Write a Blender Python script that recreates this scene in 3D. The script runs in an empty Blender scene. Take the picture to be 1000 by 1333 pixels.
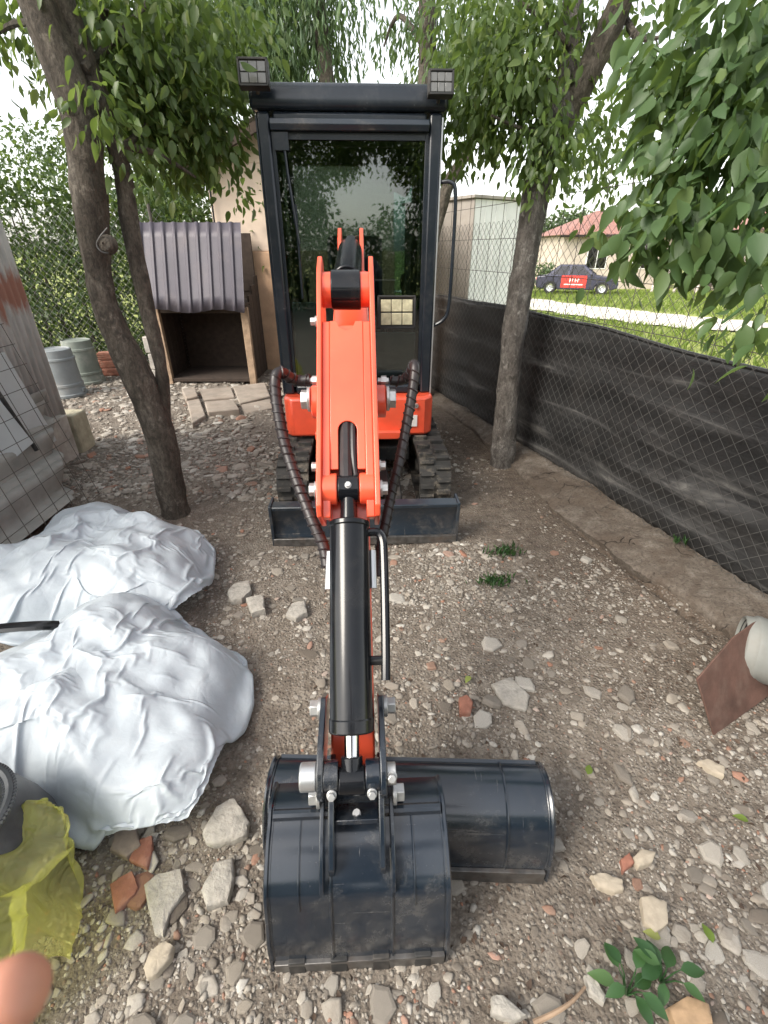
import bpy, bmesh, math, random
import numpy as np
from mathutils import Vector, Matrix
R = math.radians
random.seed(7)
rng = np.random.default_rng(11)
S = bpy.context.scene
COL = S.collection

# ------------------------------------------------------------------ camera, sky, sun, exposure
H, PITCH, F = 1.52, R(29.0), 616.0            # eye height, downward pitch, focal length in photo pixels (1000 x 1333)
cam = bpy.data.cameras.new('camera'); camo = bpy.data.objects.new('camera', cam); COL.objects.link(camo)
camo.location = (0, 0, H); camo.rotation_euler = (math.pi / 2 - PITCH, 0, 0)
cam.sensor_fit = 'VERTICAL'; cam.sensor_height = 36; cam.lens = F / 1333 * 36
cam.clip_start = .01; cam.clip_end = 2000
cam.dof.use_dof = True; cam.dof.focus_distance = 2.2; cam.dof.aperture_fstop = 10.0
S.camera = camo

SUN_EL, SUN_AZ = R(42), R(-125)               # light from behind the left shoulder; azimuth measured from +Y towards +X
W = bpy.data.worlds.new('World'); S.world = W; W.use_nodes = True
nt = W.node_tree; nt.nodes.clear()
sky = nt.nodes.new('ShaderNodeTexSky'); sky.sky_type = 'NISHITA'; sky.sun_disc = False
sky.sun_elevation = SUN_EL; sky.sun_rotation = SUN_AZ; sky.air_density = 1.0; sky.dust_density = 2.0; sky.ozone_density = 1.0
hs = nt.nodes.new('ShaderNodeHueSaturation'); hs.inputs['Saturation'].default_value = .3
bg = nt.nodes.new('ShaderNodeBackground'); bg.inputs[1].default_value = .15
wo = nt.nodes.new('ShaderNodeOutputWorld')
hz = nt.nodes.new('ShaderNodeMix'); hz.data_type = 'RGBA'; hz.blend_type = 'MULTIPLY'; hz.inputs[0].default_value = 1; hz.inputs[7].default_value = (1.03, 1.0, .95, 1)   # thin warm overcast
nt.links.new(sky.outputs[0], hs.inputs['Color']); nt.links.new(hs.outputs[0], hz.inputs[6]); nt.links.new(hz.outputs[2], bg.inputs[0]); nt.links.new(bg.outputs[0], wo.inputs[0])
sl = bpy.data.lights.new('sun', 'SUN'); sl.energy = 1.25; sl.angle = R(25); sl.color = (1, .93, .82)
so = bpy.data.objects.new('sun', sl); COL.objects.link(so)
sd = Vector((math.sin(SUN_AZ) * math.cos(SUN_EL), math.cos(SUN_AZ) * math.cos(SUN_EL), math.sin(SUN_EL)))
so.rotation_euler = (-sd).to_track_quat('-Z', 'Y').to_euler(); so.location = (0, 0, 20)
S.view_settings.view_transform = 'Standard'; S.view_settings.look = 'None'
S.view_settings.exposure = 1.55; S.view_settings.gamma = 1.0; S.view_settings.use_curve_mapping = False
S.cycles.max_bounces = 8; S.cycles.transparent_max_bounces = 16
S.cycles.diffuse_bounces = 4; S.cycles.use_denoising = True

# ------------------------------------------------------------------ helpers
CT, SN = math.cos(PITCH), math.sin(PITCH)
def at(px, py, Y=None, Z=None):
    """photo pixel -> point of the place at a known distance Y or height Z (used to take measurements)"""
    rx, u = (px - 500) / F, (666 - py) / F
    d = np.array([rx, CT + u * SN, -SN + u * CT])
    t = Y / d[1] if Y is not None else (Z - H) / d[2]
    return Vector((t * d[0], t * d[1], H + t * d[2]))

def tag(o, label=None, cat=None, group=None, kind=None):
    if label: o['label'] = label
    if cat: o['category'] = cat
    if group: o['group'] = group
    if kind: o['kind'] = kind
    return o

def empty(name, loc=(0, 0, 0), rz=0, label=None, cat=None, group=None, kind=None):
    o = bpy.data.objects.new(name, None); COL.objects.link(o); o.location = loc; o.rotation_euler = (0, 0, rz)
    o.empty_display_size = .1
    return tag(o, label, cat, group, kind)

def link(name, me, mat=None, parent=None, world=False):
    o = bpy.data.objects.new(name, me); COL.objects.link(o)
    if mat is not None and not me.materials: me.materials.append(mat)
    if parent is not None:
        o.parent = parent
        if world and parent.type == 'EMPTY':
            o.matrix_parent_inverse = (Matrix.Translation(parent.location) @ Matrix.Rotation(parent.rotation_euler.z, 4, 'Z')).inverted()
    return o

def frame(d):
    d = Vector(d).normalized()
    a = Vector((0, 0, 1)) if abs(d.z) < .9 else Vector((1, 0, 0))
    s = d.cross(a).normalized()
    return s, s.cross(d).normalized()

class MB:
    """collects shapes into one mesh"""
    def __init__(s): s.v = []; s.f = []
    def add(s, vs, fs):
        o = len(s.v); s.v += [tuple(p) for p in vs]; s.f += [tuple(i + o for i in f) for f in fs]; return s
    def box(s, c, d, M=None, taper=1.0):
        c = Vector(c); vs = []
        for z in (-.5, .5):
            k = taper if z > 0 else 1
            for x, y in ((-.5, -.5), (.5, -.5), (.5, .5), (-.5, .5)):
                p = Vector((x * d[0] * k, y * d[1] * k, z * d[2])); vs.append(c + (M @ p if M is not None else p))
        return s.add(vs, [(3, 2, 1, 0), (4, 5, 6, 7), (0, 1, 5, 4), (1, 2, 6, 5), (2, 3, 7, 6), (3, 0, 4, 7)])
    def box2(s, lo, hi): return s.box([(a + b) / 2 for a, b in zip(lo, hi)], [b - a for a, b in zip(lo, hi)])
    def prism(s, poly, a0, a1, ax='x'):
        n = len(poly); vs = []
        for a in (a0, a1):
            for p, q in poly:
                vs.append((a, p, q) if ax == 'x' else ((p, a, q) if ax == 'y' else (p, q, a)))
        fs = [tuple(range(n)), tuple(range(2 * n - 1, n - 1, -1))] + [(i, (i + 1) % n, n + (i + 1) % n, n + i) for i in range(n)]
        return s.add(vs, fs)
    def tube(s, pts, r, seg=8, cap=True):
        pts = [Vector(p) for p in pts]; n = len(pts)
        rs = r if isinstance(r, (list, tuple)) else [r] * n
        vs = []; side = None
        for i in range(n):
            d = pts[min(i + 1, n - 1)] - pts[max(i - 1, 0)]
            if d.length < 1e-9: d = Vector((0, 0, 1))
            d.normalize()
            if side is None: side, up = frame(d)
            else:
                side = (side - d * side.dot(d))
                side = side.normalized() if side.length > 1e-6 else frame(d)[0]
                up = side.cross(d)
            for k in range(seg):
                a = 2 * math.pi * k / seg
                vs.append(pts[i] + (side * math.cos(a) + up * math.sin(a)) * rs[i])
        fs = [(i * seg + k, i * seg + (k + 1) % seg, (i + 1) * seg + (k + 1) % seg, (i + 1) * seg + k) for i in range(n - 1) for k in range(seg)]
        if cap: fs += [tuple(range(seg - 1, -1, -1)), tuple(range((n - 1) * seg, n * seg))]
        return s.add(vs, fs)
    def cyl(s, p0, p1, r, seg=20, r1=None): return s.tube([p0, p1], [r, r if r1 is None else r1], seg)
    def bolt(s, p, d, r, h):
        p = Vector(p); d = Vector(d).normalized()
        s.cyl(p, p + d * h * .35, r * 1.25, 16); return s.cyl(p + d * h * .3, p + d * h, r, 6)
    def lathe(s, c, prof, seg=24, ax=(0, 0, 1)):
        c = Vector(c); ax = Vector(ax).normalized(); a, b = frame(ax); vs = []
        for r, h in prof:
            for k in range(seg):
                t = 2 * math.pi * k / seg; vs.append(c + ax * h + (a * math.cos(t) + b * math.sin(t)) * r)
        n = len(prof)
        return s.add(vs, [(i * seg + k, i * seg + (k + 1) % seg, (i + 1) * seg + (k + 1) % seg, (i + 1) * seg + k) for i in range(n - 1) for k in range(seg)])
    def mesh(s, name, mat, smooth=True, ang=35, off=None):
        me = bpy.data.meshes.new(name)
        v = s.v if off is None else [(a - off[0], b - off[1], c - off[2]) for a, b, c in s.v]
        me.from_pydata(v, [], s.f)
        bm = bmesh.new(); bm.from_mesh(me); bmesh.ops.recalc_face_normals(bm, faces=bm.faces); bm.to_mesh(me); bm.free()
        if mat: me.materials.append(mat)
        if smooth:
            me.polygons.foreach_set('use_smooth', [True] * len(me.polygons)); me.set_sharp_from_angle(angle=R(ang))
        return me
    def build(s, name, mat, parent=None, bevel=0, smooth=True, world=True, off=None, ang=35):
        o = link(name, s.mesh(name, mat, smooth, ang, off), None, parent, world)
        if bevel:
            m = o.modifiers.new('bevel', 'BEVEL'); m.width = bevel; m.segments = 2; m.limit_method = 'ANGLE'; m.angle_limit = R(40); m.harden_normals = False
        return o

def np_mesh(name, V, Fc, mat, smooth=False, attr=None):
    """V (n,3), Fc (m,k) -> mesh, quickly"""
    me = bpy.data.meshes.new(name); n, k = Fc.shape
    me.vertices.add(len(V)); me.vertices.foreach_set('co', np.ascontiguousarray(V, np.float32).ravel())
    me.loops.add(n * k); me.loops.foreach_set('vertex_index', np.ascontiguousarray(Fc, np.int32).ravel())
    me.polygons.add(n); me.polygons.foreach_set('loop_start', np.arange(0, n * k, k, dtype=np.int32))
    if smooth: me.polygons.foreach_set('use_smooth', np.ones(n, bool))
    for nm, a in (attr or {}).items():
        at_ = me.attributes.new(nm, 'FLOAT', 'POINT'); at_.data.foreach_set('value', np.ascontiguousarray(a, np.float32))
    me.update(calc_edges=True)
    if mat: me.materials.append(mat)
    return me

def vnoise(x, y, seed=0):
    x = np.asarray(x, float); y = np.asarray(y, float)
    xi = np.floor(x).astype(np.int64); yi = np.floor(y).astype(np.int64); fx = x - xi; fy = y - yi
    def h(i, j):
        n = (i * 374761393 + j * 668265263 + seed * 974711) & 0x7fffffff
        n = ((n ^ (n >> 13)) * 1274126177) & 0x7fffffff
        return ((n ^ (n >> 16)) & 0xffff) / 65535.0
    sx = fx * fx * (3 - 2 * fx); sy = fy * fy * (3 - 2 * fy)
    return (h(xi, yi) * (1 - sx) + h(xi + 1, yi) * sx) * (1 - sy) + (h(xi, yi + 1) * (1 - sx) + h(xi + 1, yi + 1) * sx) * sy
def fbm(x, y, seed=0, o=4):
    t = 0; a = .5
    for i in range(o): t = t + a * vnoise(x * 2 ** i, y * 2 ** i, seed + i * 17); a *= .5
    return t

def smooth_path(pts, n=8):
    pts = [Vector(p) for p in pts]; out = []
    for i in range(len(pts) - 1):
        p0, p1, p2, p3 = pts[max(i - 1, 0)], pts[i], pts[i + 1], pts[min(i + 2, len(pts) - 1)]
        for k in range(n):
            t = k / n
            out.append(.5 * ((2 * p1) + (p2 - p0) * t + (2 * p0 - 5 * p1 + 4 * p2 - p3) * t * t + (3 * p1 - p0 - 3 * p2 + p3) * t ** 3))
    out.append(pts[-1]); return out

# ------------------------------------------------------------------ materials
class NT:
    def __init__(s, name):
        s.m = bpy.data.materials.new(name); s.m.use_nodes = True; s.t = s.m.node_tree; s.t.nodes.clear()
        s.out = s.n('ShaderNodeOutputMaterial')
    def n(s, ty, **kw):
        o = s.t.nodes.new(ty)
        for k, v in kw.items(): setattr(o, k, v)
        return o
    def l(s, a, b): s.t.links.new(a, b)
    def noise(s, vec, scale, detail=6, rough=.6, dist=0):
        o = s.n('ShaderNodeTexNoise'); o.inputs['Scale'].default_value = scale; o.inputs['Detail'].default_value = detail
        o.inputs['Roughness'].default_value = rough; o.inputs['Distortion'].default_value = dist
        if vec is not None: s.l(vec, o.inputs['Vector'])
        return o.outputs['Fac']
    def ramp(s, fac, stops):
        o = s.n('ShaderNodeValToRGB'); e = o.color_ramp.elements
        while len(e) > 1: e.remove(e[-1])
        for i, (p, c) in enumerate(stops):
            x = e[0] if i == 0 else e.new(p)
            x.position = p; x.color = (*c, 1) if len(c) == 3 else c
        s.l(fac, o.inputs[0]); return o.outputs[0]
    def mix(s, fac, a, b, mode='MIX'):
        o = s.n('ShaderNodeMix', data_type='RGBA', blend_type=mode)
        for k, x in ((0, fac), (6, a), (7, b)):
            if hasattr(x, 'is_linked'): s.l(x, o.inputs[k])
            else: o.inputs[k].default_value = x if k == 0 else ((*x, 1) if len(x) == 3 else x)
        return o.outputs[2]
    def math(s, op, a, b=0.0, clamp=False):
        o = s.n('ShaderNodeMath', operation=op, use_clamp=clamp)
        for k, x in ((0, a), (1, b)):
            if hasattr(x, 'is_linked'): s.l(x, o.inputs[k])
            else: o.inputs[k].default_value = x
        return o.outputs[0]
    def bump(s, h, strength, dist=.01):
        o = s.n('ShaderNodeBump'); o.inputs['Strength'].default_value = strength; o.inputs['Distance'].default_value = dist
        s.l(h, o.inputs['Height']); return o.outputs[0]
    def pbr(s, col, rough=.6, metal=0, normal=None, **kw):
        p = s.n('ShaderNodeBsdfPrincipled')
        for k, x in (('Base Color', col), ('Roughness', rough), ('Metallic', metal)):
            if hasattr(x, 'is_linked'): s.l(x, p.inputs[k])
            else: p.inputs[k].default_value = (*x, 1) if k == 'Base Color' else x
        if normal is not None: s.l(normal, p.inputs['Normal'])
        for k, v in kw.items(): p.inputs[k].default_value = v
        s.l(p.outputs[0], s.out.inputs[0]); return p
    def obj(s): return s.n('ShaderNodeTexCoord').outputs['Object']

def simple(name, col, rough=.5, metal=0, var=.25, scale=12, bump=.1, bscale=60, bd=.003, dirt=None, dirt_amt=.5, dscale=6, **kw):
    t = NT(name); o = t.obj()
    n = t.noise(o, scale)
    c2 = tuple(min(1, x * (1 + var)) for x in col); c1 = tuple(x * (1 - var) for x in col)
    c = t.ramp(n, [(.3, c1), (.7, c2)])
    r = rough
    if dirt:
        d = t.ramp(t.noise(o, dscale, 8, .7), [(.5, (0, 0, 0)), (.72, (1, 1, 1))])
        d = t.math('MULTIPLY', d, dirt_amt)
        c = t.mix(d, c, dirt)
        r = t.math('ADD', rough, t.math('MULTIPLY', d, .4), True)
    nb = t.bump(t.noise(o, bscale, 5), bump, bd) if bump else None
    t.pbr(c, r, metal, nb, **kw); return t.m

M = {}
DUST = (.2, .17, .14)
M['black_paint'] = simple('black_paint', (.006, .007, .009), .16, 0, .2, 4, .02, 50, dirt=DUST, dirt_amt=.05, dscale=8, **{'Specular IOR Level': .4})
def worn_paint(name, base, dust, rough, coat, amt=1.0, spec=.6):
    t = NT(name); o = t.obj()
    mp = t.n('ShaderNodeMapping'); mp.inputs['Scale'].default_value = (2.5, 55, 55); t.l(o, mp.inputs[0]); mq = t.n('ShaderNodeMapping'); mq.inputs['Scale'].default_value = (60, 5, 5); t.l(o, mq.inputs[0])
    n1 = t.noise(o, 5, 9, .75, .4); n2 = t.noise(o, 45, 8, .75); sc = t.noise(mp.outputs[0], 1.6, 4, .6); sd_ = t.noise(mq.outputs[0], 1.6, 4, .6)
    c = t.ramp(t.noise(o, 3, 4), [(.3, tuple(x * .8 for x in base)), (.7, tuple(x * 1.25 for x in base))])
    du = t.math('MULTIPLY', t.ramp(n1, [(.5, (0, 0, 0)), (.78, (1, 1, 1))]), t.ramp(n2, [(.35, (.25, .25, .25)), (.65, (1, 1, 1))])); du = t.math('MULTIPLY', du, .75 * amt)
    c = t.mix(du, c, dust)
    s1 = t.math('MULTIPLY', t.ramp(sc, [(.66, (0, 0, 0)), (.72, (1, 1, 1))]), t.ramp(n1, [(.45, (0, 0, 0)), (.6, (1, 1, 1))])); s2 = t.math('MULTIPLY', t.ramp(sd_, [(.68, (0, 0, 0)), (.74, (1, 1, 1))]), t.ramp(n1, [(.4, (1, 1, 1)), (.52, (0, 0, 0))]))
    sk_ = t.math('MULTIPLY', t.math('ADD', s1, s2, True), .4 * amt); c = t.mix(sk_, c, tuple(min(1, x * 1.5 + .05) for x in dust))
    sp = t.math('MULTIPLY', t.ramp(t.noise(o, 150, 4, .7), [(.66, (0, 0, 0)), (.72, (1, 1, 1))]), .35 * amt); c = t.mix(sp, c, dust)
    r_ = t.math('ADD', rough, t.math('ADD', t.math('MULTIPLY', du, .5), t.math('MULTIPLY', sk_, .3)), True)
    t.pbr(c, r_, 0, t.bump(t.noise(o, 12, 4), .025, .003), **{'Specular IOR Level': spec, 'Coat Weight': coat, 'Coat Roughness': .2}); return t.m
M['bucket_paint'] = worn_paint('blue_black_paint', (.008, .0135, .022), (.15, .14, .125), .19, .6)
M['blade_paint'] = worn_paint('dark_blade_paint', (.012, .02, .03), (.2, .17, .14), .3, .1)
M['edge_steel'] = simple('worn_edge_steel', (.12, .115, .11), .4, .6, .4, 30, .1, 60, dirt=(.14, .1, .075), dirt_amt=.7, dscale=14)
M['orange'] = worn_paint('orange_paint', (.76, .092, .04), (.36, .15, .09), .32, .6, .42, .5)
M['cab_paint'] = simple('dark_cab_paint', (.012, .017, .024), .25, 0, .2, 3, .02, 40, dirt=DUST, dirt_amt=.1)
M['dark'] = simple('dark_steel', (.02, .02, .02), .6, 0, .4, 20, .2, 50, dirt=DUST, dirt_amt=.5)
M['rubber'] = simple('track_rubber', (.03, .029, .027), .85, 0, .3, 15, .3, 60, dirt=(.27, .23, .18), dirt_amt=.85, dscale=9)
M['hose'] = simple('hose_sleeve', (.018, .014, .015), .4, 0, .3, 20, .1, 60, dirt=(.12, .085, .075), dirt_amt=.25)
M['chrome'] = simple('chrome_steel', (.75, .75, .74), .14, 1, .05, 5, 0)
M['zinc'] = simple('zinc_bolt', (.5, .5, .49), .38, .75, .15, 40, .1, 90)
M['lens'] = simple('lamp_lens', (.14, .14, .135), .15, 0, .1, 60, .3, 120)
M['yellow_lens'] = simple('yellow_lamp_lens', (.52, .49, .33), .25, 0, .3, 30, .4, 90)
M['alu'] = simple('aluminium_trim', (.55, .56, .57), .35, .8, .1, 5, 0)
M['seat'] = simple('seat_vinyl', (.025, .027, .03), .55, 0, .2, 10, .1, 80)
M['sticker'] = simple('white_label', (.75, .7, .66), .5, 0, .05, 5, 0)
M['dash_grey'] = simple('grey_panel', (.72, .75, .75), .5, 0, .1, 8, .05)  # foot panel grey, brightened to imitate a reflection low in the windscreen

def glass_mat(name, tint=(.5, .58, .56), ior=1.75):
    t = NT(name); tr = t.n('ShaderNodeBsdfTransparent'); tr.inputs[0].default_value = (*tint, 1)
    gl = t.n('ShaderNodeBsdfGlossy'); gl.inputs['Roughness'].default_value = .015
    fr = t.n('ShaderNodeFresnel'); fr.inputs[0].default_value = ior
    mx = t.n('ShaderNodeMixShader'); t.l(fr.outputs[0], mx.inputs[0]); t.l(tr.outputs[0], mx.inputs[1]); t.l(gl.outputs[0], mx.inputs[2])
    t.l(mx.outputs[0], t.out.inputs[0]); return t.m
M['glass'] = glass_mat('cab_glass', (.5, .58, .56), 2.0)
M['rear_glass'] = glass_mat('rear_cab_glass', (.4, .47, .45), 1.5)
M['side_glass'] = glass_mat('side_cab_glass', (.85, .9, .88), 1.5)
M['car_glass'] = glass_mat('car_glass', (.2, .25, .25), 1.8)
M['pane'] = glass_mat('window_pane', (.5, .5, .5), 1.6)

def leaf_mat(name, c1, c2, c3, trans=.35, rough=.42):
    t = NT(name)
    a = t.n('ShaderNodeAttribute', attribute_name='rnd').outputs['Fac']
    oi = t.n('ShaderNodeObjectInfo').outputs['Random']
    r = t.math('FRACT', t.math('ADD', a, oi))
    c = t.ramp(r, [(0, c1), (.5, c2), (.85, c2), (1, c3)])
    n = t.noise(t.n('ShaderNodeTexCoord').outputs['Object'], 40, 3)
    c = t.mix(t.math('MULTIPLY', n, .35), c, tuple(x * .6 for x in c1))
    p = t.n('ShaderNodeBsdfPrincipled'); t.l(c, p.inputs['Base Color']); p.inputs['Roughness'].default_value = rough
    tl = t.n('ShaderNodeBsdfTranslucent'); hv = t.mix(.5, c, (.24, .34, .05)); t.l(hv, tl.inputs[0])
    mx = t.n('ShaderNodeMixShader'); mx.inputs[0].default_value = trans
    t.l(p.outputs[0], mx.inputs[1]); t.l(tl.outputs[0], mx.inputs[2]); t.l(mx.outputs[0], t.out.inputs[0]); return t.m
M['leaf'] = leaf_mat('plum_leaf', (.07, .122, .035), (.115, .175, .055), (.24, .29, .09), .52)
M['leaf_near'] = leaf_mat('broad_leaf', (.058, .112, .042), (.092, .158, .058), (.16, .225, .07), .45, .5)
M['hedge'] = leaf_mat('hedge_leaf', (.04, .08, .028), (.08, .135, .045), (.2, .26, .08), .4)
M['far_leaf'] = leaf_mat('far_leaf', (.06, .1, .045), (.1, .155, .07), (.16, .21, .09), .42)
M['willow'] = leaf_mat('narrow_leaf', (.06, .11, .05), (.1, .17, .075), (.17, .23, .12), .42)
M['grass'] = leaf_mat('grass_blade', (.15, .23, .04), (.25, .33, .07), (.38, .4, .13), .4, .6)
M['weed'] = leaf_mat('weed_leaf', (.03, .085, .03), (.05, .125, .04), (.1, .18, .06), .3)

def bark_mat(name, c1, c2, c3):
    t = NT(name); o = t.obj(); mp = t.n('ShaderNodeMapping'); mp.inputs['Scale'].default_value = (1, 1, .45); t.l(o, mp.inputs[0])
    v = mp.outputs[0]
    n = t.noise(v, 9, 8, .65, .6); n2 = t.noise(v, 30, 9, .75, .8); n3 = t.noise(v, 110, 6, .7)
    c = t.ramp(n, [(.32, c1), (.5, c2), (.68, c3)])
    c = t.mix(t.math('MULTIPLY', t.ramp(n2, [(.42, (0, 0, 0)), (.6, (1, 1, 1))]), .7), c, tuple(x * .4 for x in c1))
    lich = t.math('MULTIPLY', t.ramp(t.noise(o, 16, 7, .7), [(.58, (0, 0, 0)), (.66, (1, 1, 1))]), .55); c = t.mix(lich, c, tuple(min(1, x * 1.35) for x in c3))
    c = t.mix(t.math('MULTIPLY', t.ramp(n3, [(.4, (1, 1, 1)), (.52, (0, 0, 0))]), .45), c, tuple(x * .35 for x in c1))
    h = t.math('ADD', t.math('ADD', n2, t.math('MULTIPLY', n3, .35)), t.math('MULTIPLY', n, 1.2))
    t.pbr(c, .92, 0, t.bump(h, 1.0, .02)); return t.m
M['bark'] = bark_mat('dark_bark', (.065, .053, .04), (.12, .1, .078), (.21, .185, .152))
M['bark_grey'] = bark_mat('grey_bark', (.075, .064, .054), (.14, .125, .11), (.25, .235, .215))

def ground_mat():
    t = NT('yard_ground'); o = t.obj()
    a = t.n('ShaderNodeAttribute', attribute_name='soil').outputs['Fac']
    n1 = t.noise(o, 2.2, 8, .65, .4); n2 = t.noise(o, 14, 8, .7); n3 = t.noise(o, 90, 6, .7)
    soil = t.ramp(n2, [(.3, (.052, .036, .025)), (.5, (.102, .073, .051)), (.7, (.16, .122, .09))])
    grav = t.ramp(n2, [(.28, (.082, .064, .049)), (.5, (.188, .158, .127)), (.72, (.295, .262, .22))])
    f = t.math('ADD', a, t.math('MULTIPLY', t.math('SUBTRACT', n1, .5), 1.5), True)
    c = t.mix(f, grav, soil)
    vo = t.n('ShaderNodeTexVoronoi'); vo.inputs['Scale'].default_value = 75; t.l(o, vo.inputs['Vector'])
    sep = t.n('ShaderNodeSeparateColor'); t.l(vo.outputs['Color'], sep.inputs[0])
    pc = t.ramp(sep.outputs[0], [(0, (.11, .09, .075)), (.35, (.17, .143, .117)), (.7, (.29, .262, .225)), (.93, (.4, .375, .335)), (1, (.27, .14, .095))])
    edge = t.ramp(vo.outputs['Distance'], [(.25, (1, 1, 1)), (.55, (0, 0, 0))])
    c = t.mix(t.math('MULTIPLY', edge, .4), c, pc)
    c = t.mix(t.math('MULTIPLY', t.ramp(n3, [(.4, (1, 1, 1)), (.55, (0, 0, 0))]), .35), c, (.06, .045, .035))
    h = t.math('ADD', t.math('MULTIPLY', edge, .6), t.math('ADD', n3, n2))
    t.pbr(c, .95, 0, t.bump(h, .8, .012)); return t.m
M['ground'] = ground_mat()

def stone_mat(name):
    t = NT(name); o = t.obj()
    a = t.n('ShaderNodeAttribute', attribute_name='rnd').outputs['Fac']
    oi = t.n('ShaderNodeObjectInfo').outputs['Random']
    r = t.math('FRACT', t.math('ADD', a, oi))
    c = t.ramp(r, [(0, (.11, .092, .075)), (.2, (.27, .245, .21)), (.35, (.2, .178, .152)), (.5, (.38, .355, .315)), (.75, (.29, .255, .21)), (.94, (.47, .45, .41)), (.965, (.3, .14, .09)), (1, (.24, .16, .12))])
    n = t.noise(o, 28, 8, .7)
    c = t.mix(t.math('MULTIPLY', t.ramp(n, [(.35, (1, 1, 1)), (.6, (0, 0, 0))]), .5), c, (.16, .13, .1))
    t.pbr(c, .9, 0, t.bump(t.noise(o, 60, 8, .7), .6, .006)); return t.m
M['stone'] = stone_mat('crushed_stone')
M['concrete'] = simple('old_concrete', (.36, .335, .3), .92, 0, .3, 9, .7, 40, .01, dirt=(.17, .13, .1), dirt_amt=.7, dscale=3.5)
M['slab'] = simple('paving_slab', (.26, .222, .185), .92, 0, .22, 9, .5, 50, .008, dirt=(.22, .17, .13), dirt_amt=.6, dscale=4)
M['chunk'] = simple('concrete_chunk', (.33, .31, .275), .93, 0, .3, 30, .8, 60, .008, dirt=(.2, .17, .14), dirt_amt=.5, dscale=14)
M['beige_stone'] = simple('beige_stone', (.36, .31, .24), .85, 0, .2, 25, .4, 60, .005)
M['brick'] = simple('red_brick', (.27, .115, .078), .9, 0, .3, 20, .5, 60, .006, dirt=(.4, .3, .24), dirt_amt=.5, dscale=15)
M['rust'] = simple('rusty_plate', (.115, .062, .047), .8, .2, .35, 10, .3, 60, .004, dirt=(.2, .145, .115), dirt_amt=.6, dscale=7)
def footing_mat():
    t = NT('footing_concrete'); o = t.obj(); n1 = t.noise(o, 2.6, 8, .7, .6); n2 = t.noise(o, 14, 8, .75); n3 = t.noise(o, 70, 6, .75)
    c = t.ramp(n2, [(.3, (.095, .075, .058)), (.5, (.165, .138, .112)), (.7, (.27, .24, .205))])
    c = t.mix(t.math('MULTIPLY', t.ramp(n1, [(.42, (0, 0, 0)), (.58, (1, 1, 1))]), .8), c, (.1, .074, .054))
    c = t.mix(t.math('MULTIPLY', t.ramp(n3, [(.36, (1, 1, 1)), (.5, (0, 0, 0))]), .6), c, (.045, .034, .026))
    vo = t.n('ShaderNodeTexVoronoi', feature='DISTANCE_TO_EDGE'); vo.inputs['Scale'].default_value = 4.5
    wv = t.n('ShaderNodeMix', data_type='RGBA'); wv.inputs[0].default_value = .12; t.l(o, wv.inputs[6]); cn = t.n('ShaderNodeTexNoise'); cn.inputs['Scale'].default_value = 9; t.l(o, cn.inputs['Vector']); t.l(cn.outputs['Color'], wv.inputs[7]); t.l(wv.outputs[2], vo.inputs['Vector'])
    cr = t.math('MULTIPLY', t.ramp(vo.outputs['Distance'], [(.0, (1, 1, 1)), (.012, (0, 0, 0))]), t.ramp(n1, [(.5, (0, 0, 0)), (.6, (1, 1, 1))])); c = t.mix(cr, c, (.02, .015, .012))
    h = t.math('SUBTRACT', t.math('ADD', n2, t.math('MULTIPLY', n3, .5)), cr)
    t.pbr(c, .95, 0, t.bump(h, 1.0, .022)); return t.m
M['footing'] = footing_mat()

def tarp_mat():
    t = NT('white_woven_plastic'); o = t.obj()
    n = t.noise(o, 5, 6); c = t.ramp(n, [(.3, (.46, .515, .565)), (.7, (.55, .61, .655))])
    d = t.math('MULTIPLY', t.ramp(t.noise(o, 3.2, 8, .7), [(.55, (0, 0, 0)), (.75, (1, 1, 1))]), .25)
    c = t.mix(d, c, (.36, .35, .33))
    n1 = t.noise(o, 3.0, 2, .45, 1.0); n2 = t.noise(o, 8, 2, .5, .9)
    rid = t.math('ADD', t.math('ABSOLUTE', t.math('SUBTRACT', n1, .5)), t.math('MULTIPLY', t.math('ABSOLUTE', t.math('SUBTRACT', n2, .5)), .45))
    b1 = t.n('ShaderNodeBump'); b1.inputs['Strength'].default_value = .3; b1.inputs['Distance'].default_value = .06; t.l(rid, b1.inputs['Height'])
    b2 = t.n('ShaderNodeBump'); b2.inputs['Strength'].default_value = .2; b2.inputs['Distance'].default_value = .008; t.l(t.noise(o, 40, 6, .6, .8), b2.inputs['Height']); t.l(b1.outputs[0], b2.inputs['Normal'])
    p = t.n('ShaderNodeBsdfPrincipled'); t.l(c, p.inputs['Base Color']); p.inputs['Roughness'].default_value = .45; t.l(b2.outputs[0], p.inputs['Normal'])
    tl = t.n('ShaderNodeBsdfTranslucent'); t.l(c, tl.inputs[0]); mx = t.n('ShaderNodeMixShader'); mx.inputs[0].default_value = .22
    t.l(p.outputs[0], mx.inputs[1]); t.l(tl.outputs[0], mx.inputs[2]); t.l(mx.outputs[0], t.out.inputs[0]); return t.m
M['tarp'] = tarp_mat()
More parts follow.
